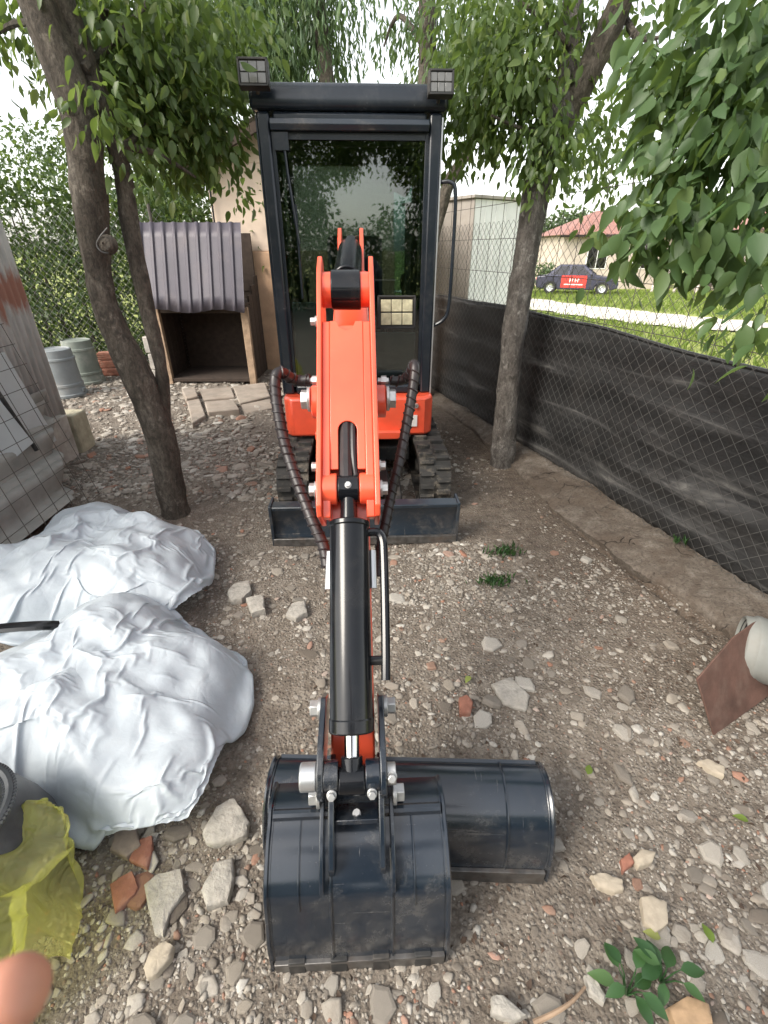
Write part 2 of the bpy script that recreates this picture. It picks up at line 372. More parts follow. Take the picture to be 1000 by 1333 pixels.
def sack_mat():
    t = NT('yellow_film'); o = t.obj()
    c = t.ramp(t.noise(o, 7, 4), [(.3, (.74, .74, .22)), (.7, (.86, .84, .45))])
    p = t.n('ShaderNodeBsdfPrincipled'); t.l(c, p.inputs['Base Color']); p.inputs['Roughness'].default_value = .3
    t.l(t.bump(t.math('ABSOLUTE', t.math('SUBTRACT', t.noise(o, 9, 3, .5, 1.5), .5)), .8, .05), p.inputs['Normal'])
    tl = t.n('ShaderNodeBsdfTranslucent'); t.l(c, tl.inputs[0]); m0 = t.n('ShaderNodeMixShader'); m0.inputs[0].default_value = .45; t.l(p.outputs[0], m0.inputs[1]); t.l(tl.outputs[0], m0.inputs[2]); p = m0
    tr = t.n('ShaderNodeBsdfTransparent'); tr.inputs[0].default_value = (.93, .95, .6, 1)
    mx = t.n('ShaderNodeMixShader'); t.l(t.math('ADD', t.math('MULTIPLY', t.noise(o, 3.5, 3), .8), .2), mx.inputs[0]); t.l(p.outputs[0], mx.inputs[1]); t.l(tr.outputs[0], mx.inputs[2])
    t.l(mx.outputs[0], t.out.inputs[0]); return t.m
M['sack'] = sack_mat()
M['tub'] = simple('black_tub', (.03, .034, .038), .4, 0, .2, 8, .1, 40, dirt=(.2, .2, .2), dirt_amt=.25)
def sheet_mat():
    t = NT('black_membrane'); o = t.obj(); mp = t.n('ShaderNodeMapping'); mp.inputs['Scale'].default_value = (.7, .7, 5.5); t.l(o, mp.inputs[0])
    n = t.noise(mp.outputs[0], 1.6, 7, .6, .5); n2 = t.noise(o, 5, 6)
    c = t.ramp(n, [(.35, (.011, .0115, .012)), (.53, (.022, .0225, .023)), (.61, (.055, .055, .055)), (.68, (.13, .127, .12))])
    c = t.mix(t.math('MULTIPLY', t.ramp(n2, [(.5, (0, 0, 0)), (.75, (1, 1, 1))]), .25), c, (.06, .055, .05))
    t.pbr(c, .5, 0, t.bump(t.math('ADD', n, t.math('MULTIPLY', n2, .4)), .5, .02)); return t.m
M['sheet'] = sheet_mat()
M['wire'] = simple('fence_wire', (.1, .098, .094), .6, .4, .2, 20, 0)
M['wire_bright'] = simple('zinc_wire', (.26, .26, .25), .5, .3, .15, 20, 0)
M['wire_dark'] = simple('rusty_wire', (.09, .08, .07), .7, .4, .3, 20, 0)
M['roof_sheet'] = simple('purple_brown_sheet', (.068, .061, .077), .45, .1, .1, 5, .03, 30, dirt=(.2, .17, .17), dirt_amt=.35, dscale=3)
M['wood'] = simple('weathered_wood', (.3, .21, .14), .85, 0, .3, 14, .4, 60, .004)
M['wood_dark_and_shaded'] = simple('dark_and_shaded_wood', (.04, .027, .02), .9, 0, .3, 14, .4, 60, .004)  # dark poles and rafters; also imitates the shade inside the kennel
M['plaster'] = simple('pale_plaster', (.62, .5, .4), .9, 0, .12, 4, .3, 30, .006, dirt=(.42, .3, .22), dirt_amt=.5, dscale=2)
M['plaster_low'] = simple('bare_plaster', (.5, .325, .21), .92, 0, .2, 5, .4, 25, .008, dirt=(.36, .27, .2), dirt_amt=.6, dscale=3)
M['pail'] = simple('grey_plastic', (.19, .21, .22), .55, 0, .12, 6, .05, 40, dirt=(.4, .37, .33), dirt_amt=.5, dscale=5)
M['white_board'] = simple('white_board', (.45, .475, .48), .5, 0, .08, 4, .05, 30, dirt=(.4, .38, .35), dirt_amt=.5, dscale=3)
M['fibre'] = simple('fibre_cement', (.27, .265, .245), .92, 0, .2, 5, .4, 50, .005, dirt=(.2, .18, .15), dirt_amt=.7, dscale=3.5)
def rusty_sheet():
    t = NT('corrugated_rust'); o = t.obj()
    mp = t.n('ShaderNodeMapping'); mp.inputs['Scale'].default_value = (3, 3, .8); t.l(o, mp.inputs[0])
    sx = t.n('ShaderNodeSeparateXYZ'); t.l(o, sx.inputs[0])
    n = t.noise(mp.outputs[0], 2.2, 8, .7)
    base = t.ramp(t.noise(mp.outputs[0], 6, 5), [(.3, (.36, .36, .35)), (.7, (.58, .57, .55))])
    band = t.math('SUBTRACT', 1, t.math('MULTIPLY', t.math('ABSOLUTE', t.math('SUBTRACT', sx.outputs[2], 1.27)), 4.2), True)
    f = t.math('MULTIPLY', t.ramp(t.math('ADD', n, t.math('MULTIPLY', band, .35)), [(.62, (0, 0, 0)), (.75, (1, 1, 1))]), .85)
    c = t.mix(f, base, (.3, .105, .06))
    t.pbr(c, .6, 0, t.bump(n, .2, .004)); return t.m
M['rusty_sheet'] = rusty_sheet()
M['skin'] = simple('skin', (.42, .19, .125), .5, 0, .12, 60, .1, 300, .0006, **{'Subsurface Weight': .3, 'Subsurface Radius': (.01, .004, .002)})
M['field'] = simple('field_turf', (.25, .29, .07), .95, 0, .35, 1.3, .8, 8, .06, dirt=(.25, .23, .1), dirt_amt=.5, dscale=.6)
M['road'] = simple('gravel_road', (.62, .58, .5), .95, 0, .15, 2, .4, 12, .02, dirt=(.4, .36, .28), dirt_amt=.5, dscale=.8)
M['shed_white'] = simple('white_cladding', (.78, .78, .77), .6, 0, .08, 3, .1, 20, dirt=(.4, .4, .38), dirt_amt=.4, dscale=2)
M['shed_grey'] = simple('grey_brown_cladding', (.34, .31, .28), .8, 0, .15, 3, .2, 20, dirt=(.22, .18, .15), dirt_amt=.5, dscale=2)
M['house_wall'] = simple('beige_render', (.5, .43, .37), .9, 0, .15, 1.5, .2, 10)
M['clay'] = simple('clay_tile', (.29, .155, .13), .85, 0, .25, 6, .3, 20)
M['car_paint'] = simple('dark_blue_car_paint', (.055, .055, .085), .22, .2, .08, 2, 0)
M['car_red'] = simple('red_door_print', (.55, .05, .04), .4, 0, .05, 3, 0)
M['white'] = simple('white_print', (.8, .8, .78), .5, 0, .03, 3, 0)
M['tyre'] = simple('tyre_rubber', (.02, .02, .02), .8, 0, .2, 20, .1)
M['sky_top'] = None
# ------------------------------------------------------------------ ground
def fence_x(y): return 1.135 + .324 * (3.86 - y)
def soil(x, y):
    """1 = bare brown soil, 0 = gravel"""
    d = fence_x(y) - x
    s = np.clip(1.15 - d / 1.25, 0, 1) * np.clip((y - .9) / .5, 0, 1) * .95
    s = s - .75 * np.exp(-((x - .35) ** 2 / .16 + (y - 1.7) ** 2 / .35))
    return np.clip(s, -.6, 1)
def gz(x, y):
    x = np.asarray(x, float); y = np.asarray(y, float)
    z = .05 * (fbm(x * 1.3 + 3, y * 1.3, 3) - .47) + .03 * (fbm(x * 5, y * 5, 9, 3) - .44) * (1 - .5 * np.clip(soil(x, y), 0, 1))
    z = z + .012 * (fbm(x * 18, y * 18, 21, 3) - .44)
    z = z - .06 * np.exp(-((x - fence_x(y) + .37 + .05 * (fbm(y * 3, 2., 71) - .45)) / .022) ** 2) * np.clip((y - 1.55) / .2, 0, 1) * np.clip((2.75 - y) / .3, 0, 1)
    back = np.clip((y - 3.2) / 2, 0, 1) * np.clip((-.6 - x) / .6, 0, 1)
    return z + .06 * back * fbm(x * 3, y * 3, 31, 3)
def sheet(x0, x1, y0, y1, st, zf):
    xs = np.arange(x0, x1 + st / 2, st); ys = np.arange(y0, y1 + st / 2, st)
    X, Y = np.meshgrid(xs, ys); nx, ny = len(xs), len(ys)
    V = np.stack([X, Y, zf(X, Y)], -1).reshape(-1, 3)
    i = (np.arange(ny - 1)[:, None] * nx + np.arange(nx - 1)[None]).ravel()
    return V, np.stack([i, i + 1, i + nx + 1, i + nx], -1)
V, Fc = sheet(-6.5, 2.45, -1.2, 8.4, .024, gz)
keep = V[:, 0] < fence_x(V[:, 1]) + .1
Fc = Fc[keep[Fc].all(1)]
ground = link('ground', np_mesh('ground', V, Fc, M['ground'], True, {'soil': soil(V[:, 0], V[:, 1])})); tag(ground, kind='structure')

def fz(x, y): return -.05 - .029 * np.clip(y - 8, 0, 60) + .12 * (fbm(x * .3, y * .3, 5) - .5) * np.clip((y - 6) / 6, 0, 1)
V, Fc = sheet(-80, 120, -60, 70, 1.0, fz)
V2, F2 = sheet(-900, 900, 70, 900, 60, lambda x, y: np.full_like(x, -1.86) + np.clip((y - 140) / 60, 0, 1) * 1.2)
field = link('field', np_mesh('field', np.concatenate([V, V2]), np.concatenate([Fc, F2 + len(V)]), M['field'], True)); tag(field, kind='structure')
# gravel road across the field
pts = smooth_path([(1.5, 33, 0), (4.6, 26.5, 0), (6.4, 20, 0), (7.6, 15.6, 0), (9.2, 12.6, 0), (13, 9.6, 0), (24, 7, 0)], 10)
vs = []; fs = []
for i, p in enumerate(pts):
    d = (pts[min(i + 1, len(pts) - 1)] - pts[max(i - 1, 0)]).normalized(); n = Vector((-d.y, d.x, 0))
    for k in range(7):
        w = (k / 6 - .5) * 3.0 * (1 + .12 * math.sin(i * 1.7 + k)); q = p + n * w
        vs.append((q.x, q.y, float(fz(q.x, q.y)) + .035 + .03 * (1 - abs(k - 3) / 3)))
for i in range(len(pts) - 1):
    for k in range(6): fs.append((i * 7 + k, i * 7 + k + 1, (i + 1) * 7 + k + 1, (i + 1) * 7 + k))
mb = MB(); mb.add(vs, fs); tag(mb.build('road', M['road']), kind='structure')

# footing along the fence with its broken inner edge
mb = MB(); ys = np.arange(.75, 6.3, .03); prof = []
for i, y in enumerate(ys):
    fx = fence_x(y); w = (.34 + .09 * (float(fbm(y * 2.2, 3., 41)) - .5) * 2) * (1 if y < 3.2 else max(.45, 1 - (y - 3.2) * .5))
    e = .02 * (float(vnoise(y * 9, 1, 4)) - .5)
    hgt = .045 + .02 * (float(fbm(y * 3, 7., 12)) - .5)
    def lump(x, z): return z + .018 * (float(fbm(x * 9, y * 9, 52, 3)) - .44) + .03 * (float(fbm(x * 30, y * 30, 53, 2)) - .37)
    row = [(fx + .1, -.05), (fx + .1, hgt + .03), (fx - .02, hgt + .035), (fx - w * .35, hgt + .01 + e), (fx - w * .7, hgt * .82 - e), (fx - w * .93 + e, hgt * .6), (fx - w - e, hgt * .45), (fx - w + .015, -.05)]
    row = [row[0], row[1]] + [(fx - .02 - (w - .0) * q / 9, lump(fx - w * q / 9, hgt + .035 - .05 * (q / 9) ** 1.5 - e * (q % 2))) for q in range(9)] + [row[-2], row[-1]]
    prof.append([(x + .006 * (random.random() - .5), y + .01 * (random.random() - .5), z + .012 * (random.random() - .5) * (z > 0)) for x, z in row])
n = len(prof[0]); mb.add([p for r_ in prof for p in r_], [(i * n + k, i * n + k + 1, (i + 1) * n + k + 1, (i + 1) * n + k) for i in range(len(prof) - 1) for k in range(n - 1)])
tag(mb.build('footing', M['footing'], ang=60), 'cracked brown concrete footing along the foot of the wire fence', 'footing')

# ------------------------------------------------------------------ loose stones
t_ = (1 + 5 ** .5) / 2
ICO = np.array([(-1, t_, 0), (1, t_, 0), (-1, -t_, 0), (1, -t_, 0), (0, -1, t_), (0, 1, t_), (0, -1, -t_), (0, 1, -t_), (t_, 0, -1), (t_, 0, 1), (-t_, 0, -1), (-t_, 0, 1)]) / 1.902
ICF = np.array([(0, 11, 5), (0, 5, 1), (0, 1, 7), (0, 7, 10), (0, 10, 11), (1, 5, 9), (5, 11, 4), (11, 10, 2), (10, 7, 6), (7, 1, 8), (3, 9, 4), (3, 4, 2), (3, 2, 6), (3, 6, 8), (3, 8, 9), (4, 9, 5), (2, 4, 11), (6, 2, 10), (8, 6, 7), (9, 8, 1)])
def pebbles(xs, ys, rad, sink=.25, seed=0):
    g = np.random.default_rng(seed); n = len(xs)
    V = ICO[None] * (1 + .7 * (g.random((n, 12, 1)) - .5)) + .42 * (g.random((n, 12, 3)) - .5)
    sc = np.stack([.8 + .6 * g.random(n), .65 + .4 * g.random(n), .3 + .35 * g.random(n)], -1) * rad[:, None]
    V = V * sc[:, None]
    a = g.random(n) * 6.283; tl = (g.random(n) - .5) * .7
    V = np.stack([V[..., 0], V[..., 1] * np.cos(tl)[:, None] - V[..., 2] * np.sin(tl)[:, None], V[..., 1] * np.sin(tl)[:, None] + V[..., 2] * np.cos(tl)[:, None]], -1)
    V = np.stack([V[..., 0] * np.cos(a)[:, None] - V[..., 1] * np.sin(a)[:, None], V[..., 0] * np.sin(a)[:, None] + V[..., 1] * np.cos(a)[:, None], V[..., 2]], -1)
    V[..., 0] += xs[:, None]; V[..., 1] += ys[:, None]; V[..., 2] += (gz(xs, ys) + sc[:, 2] * (1 - 2 * sink))[:, None]
    Fc = (ICF[None] + (np.arange(n) * 12)[:, None, None]).reshape(-1, 3)
    return V.reshape(-1, 3), Fc, np.repeat(g.random(n), 12)
def stone_weight(x, y):
    w = 1.05 - .85 * np.clip(soil(x, y), 0, 1)
    w *= .1 + 3.2 * np.clip(fbm(x * 2.6, y * 2.6, 77, 4) - .28, 0, 1)
    w += .8 * np.exp(-((x + .55) ** 2 / .08 + (y - .55) ** 2 / .15)) + .5 * np.exp(-((x - .75) ** 2 / .12 + (y - .6) ** 2 / .1))
    w += .7 * np.clip((-1.0 - x) / .5, 0, 1) * np.clip((y - 2.6) / .6, 0, 1)
    return w * (x < fence_x(y) - .3)
def scatter(n, y0, y1, x0, x1, seed):
    g = np.random.default_rng(seed); X = []; Y = []
    while sum(map(len, X)) < n:
        x = x0 + (x1 - x0) * g.random(n * 3); y = y0 + (y1 - y0) * g.random(n * 3) ** 1.35
        k = g.random(n * 3) * 1.4 < stone_weight(x, y); X.append(x[k]); Y.append(y[k])
    return np.concatenate(X)[:n], np.concatenate(Y)[:n]
Vs, Fs, Rs, off = [], [], [], 0
for n, y0, y1, x0, x1, r0, r1, sd_ in ((24000, .2, 2.2, -1.3, 1.75, .0018, .0065, 1), (2200, .2, 2.3, -1.4, 1.8, .005, .012, 2), (7000, 1.8, 4.2, -2.4, 1.5, .005, .015, 3), (4500, 3.0, 6.6, -4.2, .6, .010, .026, 4)):
    x, y = scatter(n, y0, y1, x0, x1, sd_); g = np.random.default_rng(sd_ + 50)
    v, f, r_ = pebbles(x, y, r0 + (r1 - r0) * g.random(n) ** 2.6, .38, sd_)
    Vs.append(v); Fs.append(f + off); Rs.append(r_); off += len(v)
grv = link('gravel', np_mesh('gravel', np.concatenate(Vs), np.concatenate(Fs), M['stone'], False, {'rnd': np.concatenate(Rs)}))
tag(grv, 'loose grey and beige gravel spread over the yard', 'gravel', kind='stuff')

def shard(seed, flat=.45, nside=7):
    """one angular broken stone, unit size"""
    g = random.Random(seed); bm = bmesh.new(); rings = []
    el = .62 + .38 * g.random(); ang = sorted((i + .6 * (g.random() - .5)) / nside * 6.283 for i in range(nside)); rad = [.8 + .4 * g.random() for _ in ang]
    tx, ty = .25 * (g.random() - .5), .25 * (g.random() - .5)
    for k, z in ((.78, -.5), (1.0, -.15), (.97, .28), (.72, .5)):
        rings.append([bm.verts.new((math.cos(a) * q * k * (1 + .1 * (g.random() - .5)), math.sin(a) * q * k * el * (1 + .1 * (g.random() - .5)), (z + tx * math.cos(a) + ty * math.sin(a) + .08 * (g.random() - .5)) * flat * (1 if z < .4 else .96))) for a, q in zip(ang, rad)])
    for i in range(3):
        for k in range(nside): bm.faces.new((rings[i][k], rings[i][(k + 1) % nside], rings[i + 1][(k + 1) % nside], rings[i + 1][k]))
    c = bm.verts.new((0, 0, .53 * flat))
    for k in range(nside): bm.faces.new((rings[3][k], rings[3][(k + 1) % nside], c))
    me = bpy.data.meshes.new('stone'); bm.to_mesh(me); bm.free(); me.materials.append(M['stone']); return me
def crushed(xs, ys, rad, seed):
    g = np.random.default_rng(seed); Vs = []; Fs = []; Rn = []; off = 0; which = g.integers(0, len(TPL), len(xs))
    for k, (tv, tf) in enumerate(TPL):
        q = which == k; n = int(q.sum()); r_ = rad[q]
        V = tv[None] * r_[:, None, None] * np.stack([.8 + .5 * g.random(n), .7 + .5 * g.random(n), .6 + .6 * g.random(n)], -1)[:, None]
        a = g.random(n) * 6.283; b = g.normal(size=n) * .28; cb, sb, ca, sa = np.cos(b)[:, None], np.sin(b)[:, None], np.cos(a)[:, None], np.sin(a)[:, None]
        y, z = V[..., 1] * cb - V[..., 2] * sb, V[..., 1] * sb + V[..., 2] * cb; x = V[..., 0]
        V = np.stack([x * ca - y * sa + xs[q][:, None], x * sa + y * ca + ys[q][:, None], z + (gz(xs[q], ys[q]) + r_ * .03)[:, None]], -1)
        Vs.append(V.reshape(-1, 3)); Fs.append((tf[None] + (np.arange(n) * len(tv))[:, None, None]).reshape(-1, 3) + off); Rn.append(np.repeat(g.random(n), len(tv))); off += n * len(tv)
    return np.concatenate(Vs), np.concatenate(Fs), np.concatenate(Rn)
TPL = []
for i in range(8):
    me_ = shard(100 + i, .4 + .25 * random.random(), 5 + i % 2); me_.calc_loop_triangles()
    TPL.append((np.array([tuple(v.co) for v in me_.vertices]), np.array([tuple(t.vertices) for t in me_.loop_triangles])))
xc_, yc_ = [], []; rc_ = []
for n, y0, y1, x0, x1, r0, r1, sd_ in ((2800, .2, 2.3, -1.2, 1.6, .005, .018, 61), (420, .2, 2.3, -1.2, 1.6, .014, .03, 65), (1800, 2.2, 4.2, -2.4, .9, .01, .03, 62), (2600, 2.9, 6.6, -4.2, .3, .018, .055, 63)):
    x, y = scatter(n, y0, y1, x0, x1, sd_); xc_.append(x); yc_.append(y); rc_.append(r0 + (r1 - r0) * np.random.default_rng(sd_).random(n) ** 2.4)
v, f, r_ = crushed(np.concatenate(xc_), np.concatenate(yc_), np.concatenate(rc_), 64)
tag(link('rubble', np_mesh('rubble', v, f, M['stone'], False, {'rnd': r_})), 'angular crushed stone and brick bits lying among the gravel', 'rubble', kind='stuff')
SH = [shard(i, .38 + .3 * random.random(), 6 + i % 3) for i in range(14)]
cnt = 0; g = random.Random(5); placed = []
def put_stone(x, y, r):
    o = link('stone', SH[g.randrange(14)], None, ground); z = float(gz(x, y))
    o.location = (x, y, z + r * .05); o.scale = (r * (.85 + .35 * g.random()), r * (.85 + .3 * g.random()), r * (.7 + .4 * g.random()))
    o.rotation_euler = (g.gauss(0, .13), g.gauss(0, .13), g.random() * 6.28)
xa_, ya_ = scatter(1500, .25, 1.6, -.9, 1.35, 99); xb_, yb_ = scatter(900, 1.2, 5.6, -2.9, 1.7, 98)
xs = np.stack([xa_[:900], xb_], -1).ravel(); ys = np.stack([ya_[:900], yb_], -1).ravel()
for k in range(900):
    if cnt >= 95: break
    x, y = (g.uniform(-.72, -.3), g.uniform(.24, .8)) if k % 5 < 3 else ((g.uniform(.3, 1.2), g.uniform(.2, .75)) if k % 5 == 3 else (g.uniform(-.75, -.25), g.uniform(1.4, 2.3)))
    r = .014 + .026 * g.random() ** 1.6
    if x < -.55 and y < .6 or -.3 < x < .48 and .44 < y < .9 or any((x - a) ** 2 + (y - b) ** 2 < (r + c) ** 2 * .95 for a, b, c in placed): continue
    placed.append((x, y, r)); put_stone(x, y, r); cnt += 1
for x, y in zip(xs, ys):
    if cnt >= 292: break
    if -1.75 < x < -.52 and .62 < y < 2.55: continue            # under the bags
    if -.7 < x < .5 and y > 2.3: continue                        # under the machine
    if x < -.62 and y < .68: continue
    dpt = math.hypot(y, H)
    r = (.016 + .036 * g.random() ** 2.2) * (1 if y < 2.4 else 1.5)
    if any((x - a) ** 2 + (y - b) ** 2 < (r + c) ** 2 * .9 for a, b, c in placed): continue
    placed.append((x, y, r)); put_stone(x, y, r); cnt += 1

def slab_stone(name, px, mat, h, label, cat, seed=0, z=0, tilt=0, group=None):
    """a single flat stone whose outline was measured in the photograph"""
    P = [at(a, b, Z=h * .8) for a, b in px]; c = sum(P, Vector()) / len(P); g = random.Random(seed)
    fine = []
    for i in range(len(P)):
        a, b = P[i] - c, P[(i + 1) % len(P)] - c
        for t in (0, .25, .5, .75):
            q = a.lerp(b, t); q = q * (1 + .07 * (g.random() - .5)); fine.append(q)
    mb = MB(); n = len(fine); rings = []
    for k, zz in ((.93, -.012), (1.0, h * .3), (.985, h * .7), (.95, h * .92), (.8, h)):
        rings += [(q.x * k, q.y * k, zz + (.16 * h * (g.random() - .5)) + q.x * tilt) for q in fine]
    fs = [(i * n + k, i * n + (k + 1) % n, (i + 1) * n + (k + 1) % n, (i + 1) * n + k) for i in range(4) for k in range(n)]
    rings.append((0, 0, h * 1.03)); fs += [(4 * n + k, 4 * n + (k + 1) % n, 5 * n) for k in range(n)]
    mb.add(rings, fs); o = mb.build(name, mat, ang=50); o.location = (c.x, c.y, float(gz(c.x, c.y)) + z)
    return tag(o, label, cat, group)
slab_stone('concrete_chunk', [(262, 1085), (282, 1050), (306, 1037), (325, 1070), (322, 1088), (285, 1100), (268, 1098)], M['chunk'], .03, 'broad five sided concrete chunk beside the lower white bag', 'stone', 1)
slab_stone('concrete_chunk', [(262, 1158), (280, 1122), (303, 1115), (306, 1142), (296, 1172), (268, 1183)], M['chunk'], .03, 'long grey concrete chunk left of the digging bucket', 'stone', 2)
slab_stone('concrete_chunk', [(186, 1150), (205, 1135), (236, 1128), (240, 1160), (220, 1190), (212, 1218), (200, 1215)], M['chunk'], .022, 'wide crumbling pale concrete slab beside the red tile shard', 'stone', 3)
slab_stone('tile_shard', [(142, 1150), (172, 1132), (180, 1155), (176, 1164), (150, 1188)], M['brick'], .022, 'ridged red tile shard beside the yellow sack', 'tile', 4)
slab_stone('tile_shard', [(168, 1120), (183, 1092), (198, 1088), (200, 1105), (192, 1132)], M['brick'], .02, 'smooth pinkish tile shard just below the white bag', 'tile', 5)
slab_stone('stone', [(188, 1262), (196, 1240), (215, 1225), (227, 1232), (224, 1248), (205, 1270), (192, 1276)], M['beige_stone'], .03, 'oval beige river stone below the crumbling slab', 'stone', 6)
slab_stone('stone', [(142, 1105), (150, 1080), (178, 1076), (184, 1100), (165, 1116)], simple('brown_stone', (.25, .2, .165), .9, 0, .2, 30, .5), .03, 'brownish stone under the hem of the white bag', 'stone', 7)
slab_stone('stone', [(296, 772), (305, 760), (325, 757), (328, 770), (315, 782), (300, 783)], M['chunk'], .035, 'pale rounded stone right of the upper white bag', 'stone', 8)
slab_stone('stone', [(320, 780), (343, 775), (346, 796), (328, 801)], M['chunk'], .04, 'square pale stone right of the upper white bag', 'stone', 9)
slab_stone('stone', [(372, 800), (380, 786), (398, 782), (400, 798), (385, 806)], M['chunk'], .035, 'pale stone left of the black cylinder', 'stone', 10)
slab_stone('brick_piece', [(597, 910), (608, 905), (616, 915), (613, 929), (599, 929)], M['brick'], .03, 'small red brick lump right of the excavator arm', 'brick', 11)
slab_stone('stone', [(770, 1135), (790, 1132), (812, 1142), (815, 1155), (800, 1158), (780, 1150)], M['beige_stone'], .026, 'long yellowish pebble right of the wide bucket', 'stone', 12)
slab_stone('stone', [(835, 1165), (850, 1162), (870, 1172), (872, 1200), (855, 1213), (840, 1198)], M['beige_stone'], .026, 'large flat beige stone above the leafy weeds', 'stone', 13)
slab_stone('stone', [(824, 1115), (836, 1103), (855, 1108), (850, 1122), (832, 1128)], M['beige_stone'], .026, 'wedge shaped pale stone next to a red fragment', 'stone', 14)
slab_stone('brick_piece', [(808, 1118), (820, 1108), (826, 1122), (812, 1134)], M['brick'], .02, 'red fragment next to the wedge shaped pale stone', 'brick', 15)
slab_stone('stone', [(908, 990), (920, 987), (945, 998), (943, 1010), (925, 1003)], M['beige_stone'], .022, 'flat pale stone below the rusty plate', 'stone', 16)
slab_stone('stone', [(640, 1295), (655, 1293), (688, 1320), (670, 1328), (640, 1318)], M['chunk'], .03, 'bluish grey broken stone beside the dry stick', 'stone', 17)
slab_stone('stone', [(762, 1265), (772, 1262), (792, 1295), (788, 1304), (770, 1290)], M['chunk'], .025, 'narrow pale stone left of the leafy weeds', 'stone', 18)
slab_stone('stone', [(870, 1310), (895, 1295), (925, 1305), (930, 1333), (880, 1340)], simple('ochre_stone', (.36, .24, .14), .85, 0, .3, 20, .4), .03, 'ochre stone at the foot of the leafy weeds', 'stone', 19)
slab_stone('stone', [(640, 890), (665, 880), (690, 905), (685, 925), (655, 915)], M['chunk'], .015, 'low pale concrete patch of stone right of the excavator arm', 'stone', 20)

# ------------------------------------------------------------------ excavator
EB = 3.6; EX = Vector((-.035 - .0455 * EB, EB, 0)); ER = R(2.6)
exc = empty('excavator', EX, ER, 'orange and black mini excavator with its arm reaching towards the viewer', 'excavator')
OFF = (0, EB, 0)
EMi = (Matrix.Translation(EX) @ Matrix.Rotation(ER, 4, 'Z')).inverted()
def eat(px, py, b): return tuple(EMi @ at(px, py, Y=b) + Vector(OFF))
def E(mb, name, mat, parent=exc, bevel=0, ang=35): return mb.build(name, mat, parent, bevel, True, False, OFF, ang)

UC = .035   # centre of the undercarriage
# tracks
def stadium(b0, b1, zc, r, n=14):
    p = [(b0 + (b1 - b0) * i / 16, zc - r) for i in range(16)]
    p += [(b1 + r * math.sin(math.pi * i / n), zc - r * math.cos(math.pi * i / n)) for i in range(n)]
    p += [(b1 - (b1 - b0) * i / 16, zc + r) for i in range(16)]
    p += [(b0 - r * math.sin(math.pi * i / n), zc + r * math.cos(math.pi * i / n)) for i in range(n)]
    return p
for sgn in (-1, 1):
    ca = UC + sgn * .452; mb = MB()
    out = stadium(2.86, 4.2, .185, .165, 14); inn = stadium(2.86, 4.2, .185, .14, 14); n = len(out); vs = []
    for (b, z), (b2, z2) in zip(out, inn): vs += [(ca - .1, b, z), (ca + .1, b, z), (ca + .1, b2, z2), (ca - .1, b2, z2)]
    mb.add(vs, [(i * 4 + k, i * 4 + (k + 1) % 4, ((i + 1) % n) * 4 + (k + 1) % 4, ((i + 1) % n) * 4 + k) for i in range(n) for k in range(4)])
    tr = E(mb, 'track', M['rubber'], ang=30)
    for i in range(0, 60):
        j = i % n; b, z = out[j]; b2, z2 = out[(j + 1) % n]
        d = Vector((0, b2 - b, z2 - z)).normalized(); up = Vector((0, -d.z, d.y)) * -1
        Mx = Matrix((Vector((1, 0, 0)), d, up)).transposed()
        for k in (-1, 1):
            lg = MB(); lg.box((ca + k * .052, (b + b2) / 2, (z + z2) / 2), (.088, .03, .05), Mx)
            if i < n and (i + (k > 0)) % 2 == 0: E(lg, 'track_lug', M['rubber'], tr, .004)
    for b, r_ in ((2.86, .135), (4.2, .135), (3.25, .07), (3.53, .07), (3.8, .07)):
        w = MB(); z = .185 if r_ > .1 else .115
        w.lathe((ca - .07, b, z), [(.02, 0), (r_ * .55, .0), (r_ * .8, .01), (r_, .02), (r_, .12), (r_ * .8, .13), (r_ * .4, .14), (.02, .14)], 24, (1, 0, 0)); E(w, 'track_wheel', M['dark'], tr)
    fr = MB(); fr.box2((ca - .06, 2.95, .13), (ca + .06, 4.1, .25)); E(fr, 'track_frame', M['dark'], tr, .01)
mb = MB(); mb.box2((UC - .33, 3.2, .17), (UC + .33, 3.95, .28)); mb.cyl((0, 3.6, .27), (0, 3.6, .37), .24, 28)
mb.box2((UC - .16, 2.75, .1), (UC + .16, 3.2, .2)); E(mb, 'undercarriage', M['dark'], bevel=.01)
# dozer blade: curved plate with end plates and a folded top edge
mb = MB(); n = 9; L = []
for i in range(n):
    t = i / (n - 1); z = .006 + .245 * t; L.append((2.36 + .035 * math.sin(math.pi * t) - .012 * t, z))
poly = L + [(b + .02, z) for b, z in reversed(L)]
mb.prism(poly, UC - .535, UC + .535); mb.box2((UC - .535, 2.352, .232), (UC + .535, 2.43, .254))
bl = E(mb, 'dozer_blade', M['blade_paint'], bevel=.003)
for sgn in (-1, 1):
    e = MB(); e.box2((UC + sgn * .535 - .008, 2.345, .0), (UC + sgn * .535 + .008, 2.47, .262)); E(e, 'end_plate', M['blade_paint'], bl, .003)
    e = MB(); e.tube([(UC + sgn * .2, 2.4, .13), (UC + sgn * .2, 2.9, .2)], .035, 8); E(e, 'blade_arm', M['dark'], bl, .004)
e = MB(); e.box2((UC - .535, 2.342, .0), (UC + .535, 2.36, .05)); E(e, 'cutting_edge', M['edge_steel'], bl, .003)
e = MB(); e.cyl((UC, 2.4, .2), (UC, 3.0, .24), .035, 16); E(e, 'blade_cylinder', M['black_paint'], bl)

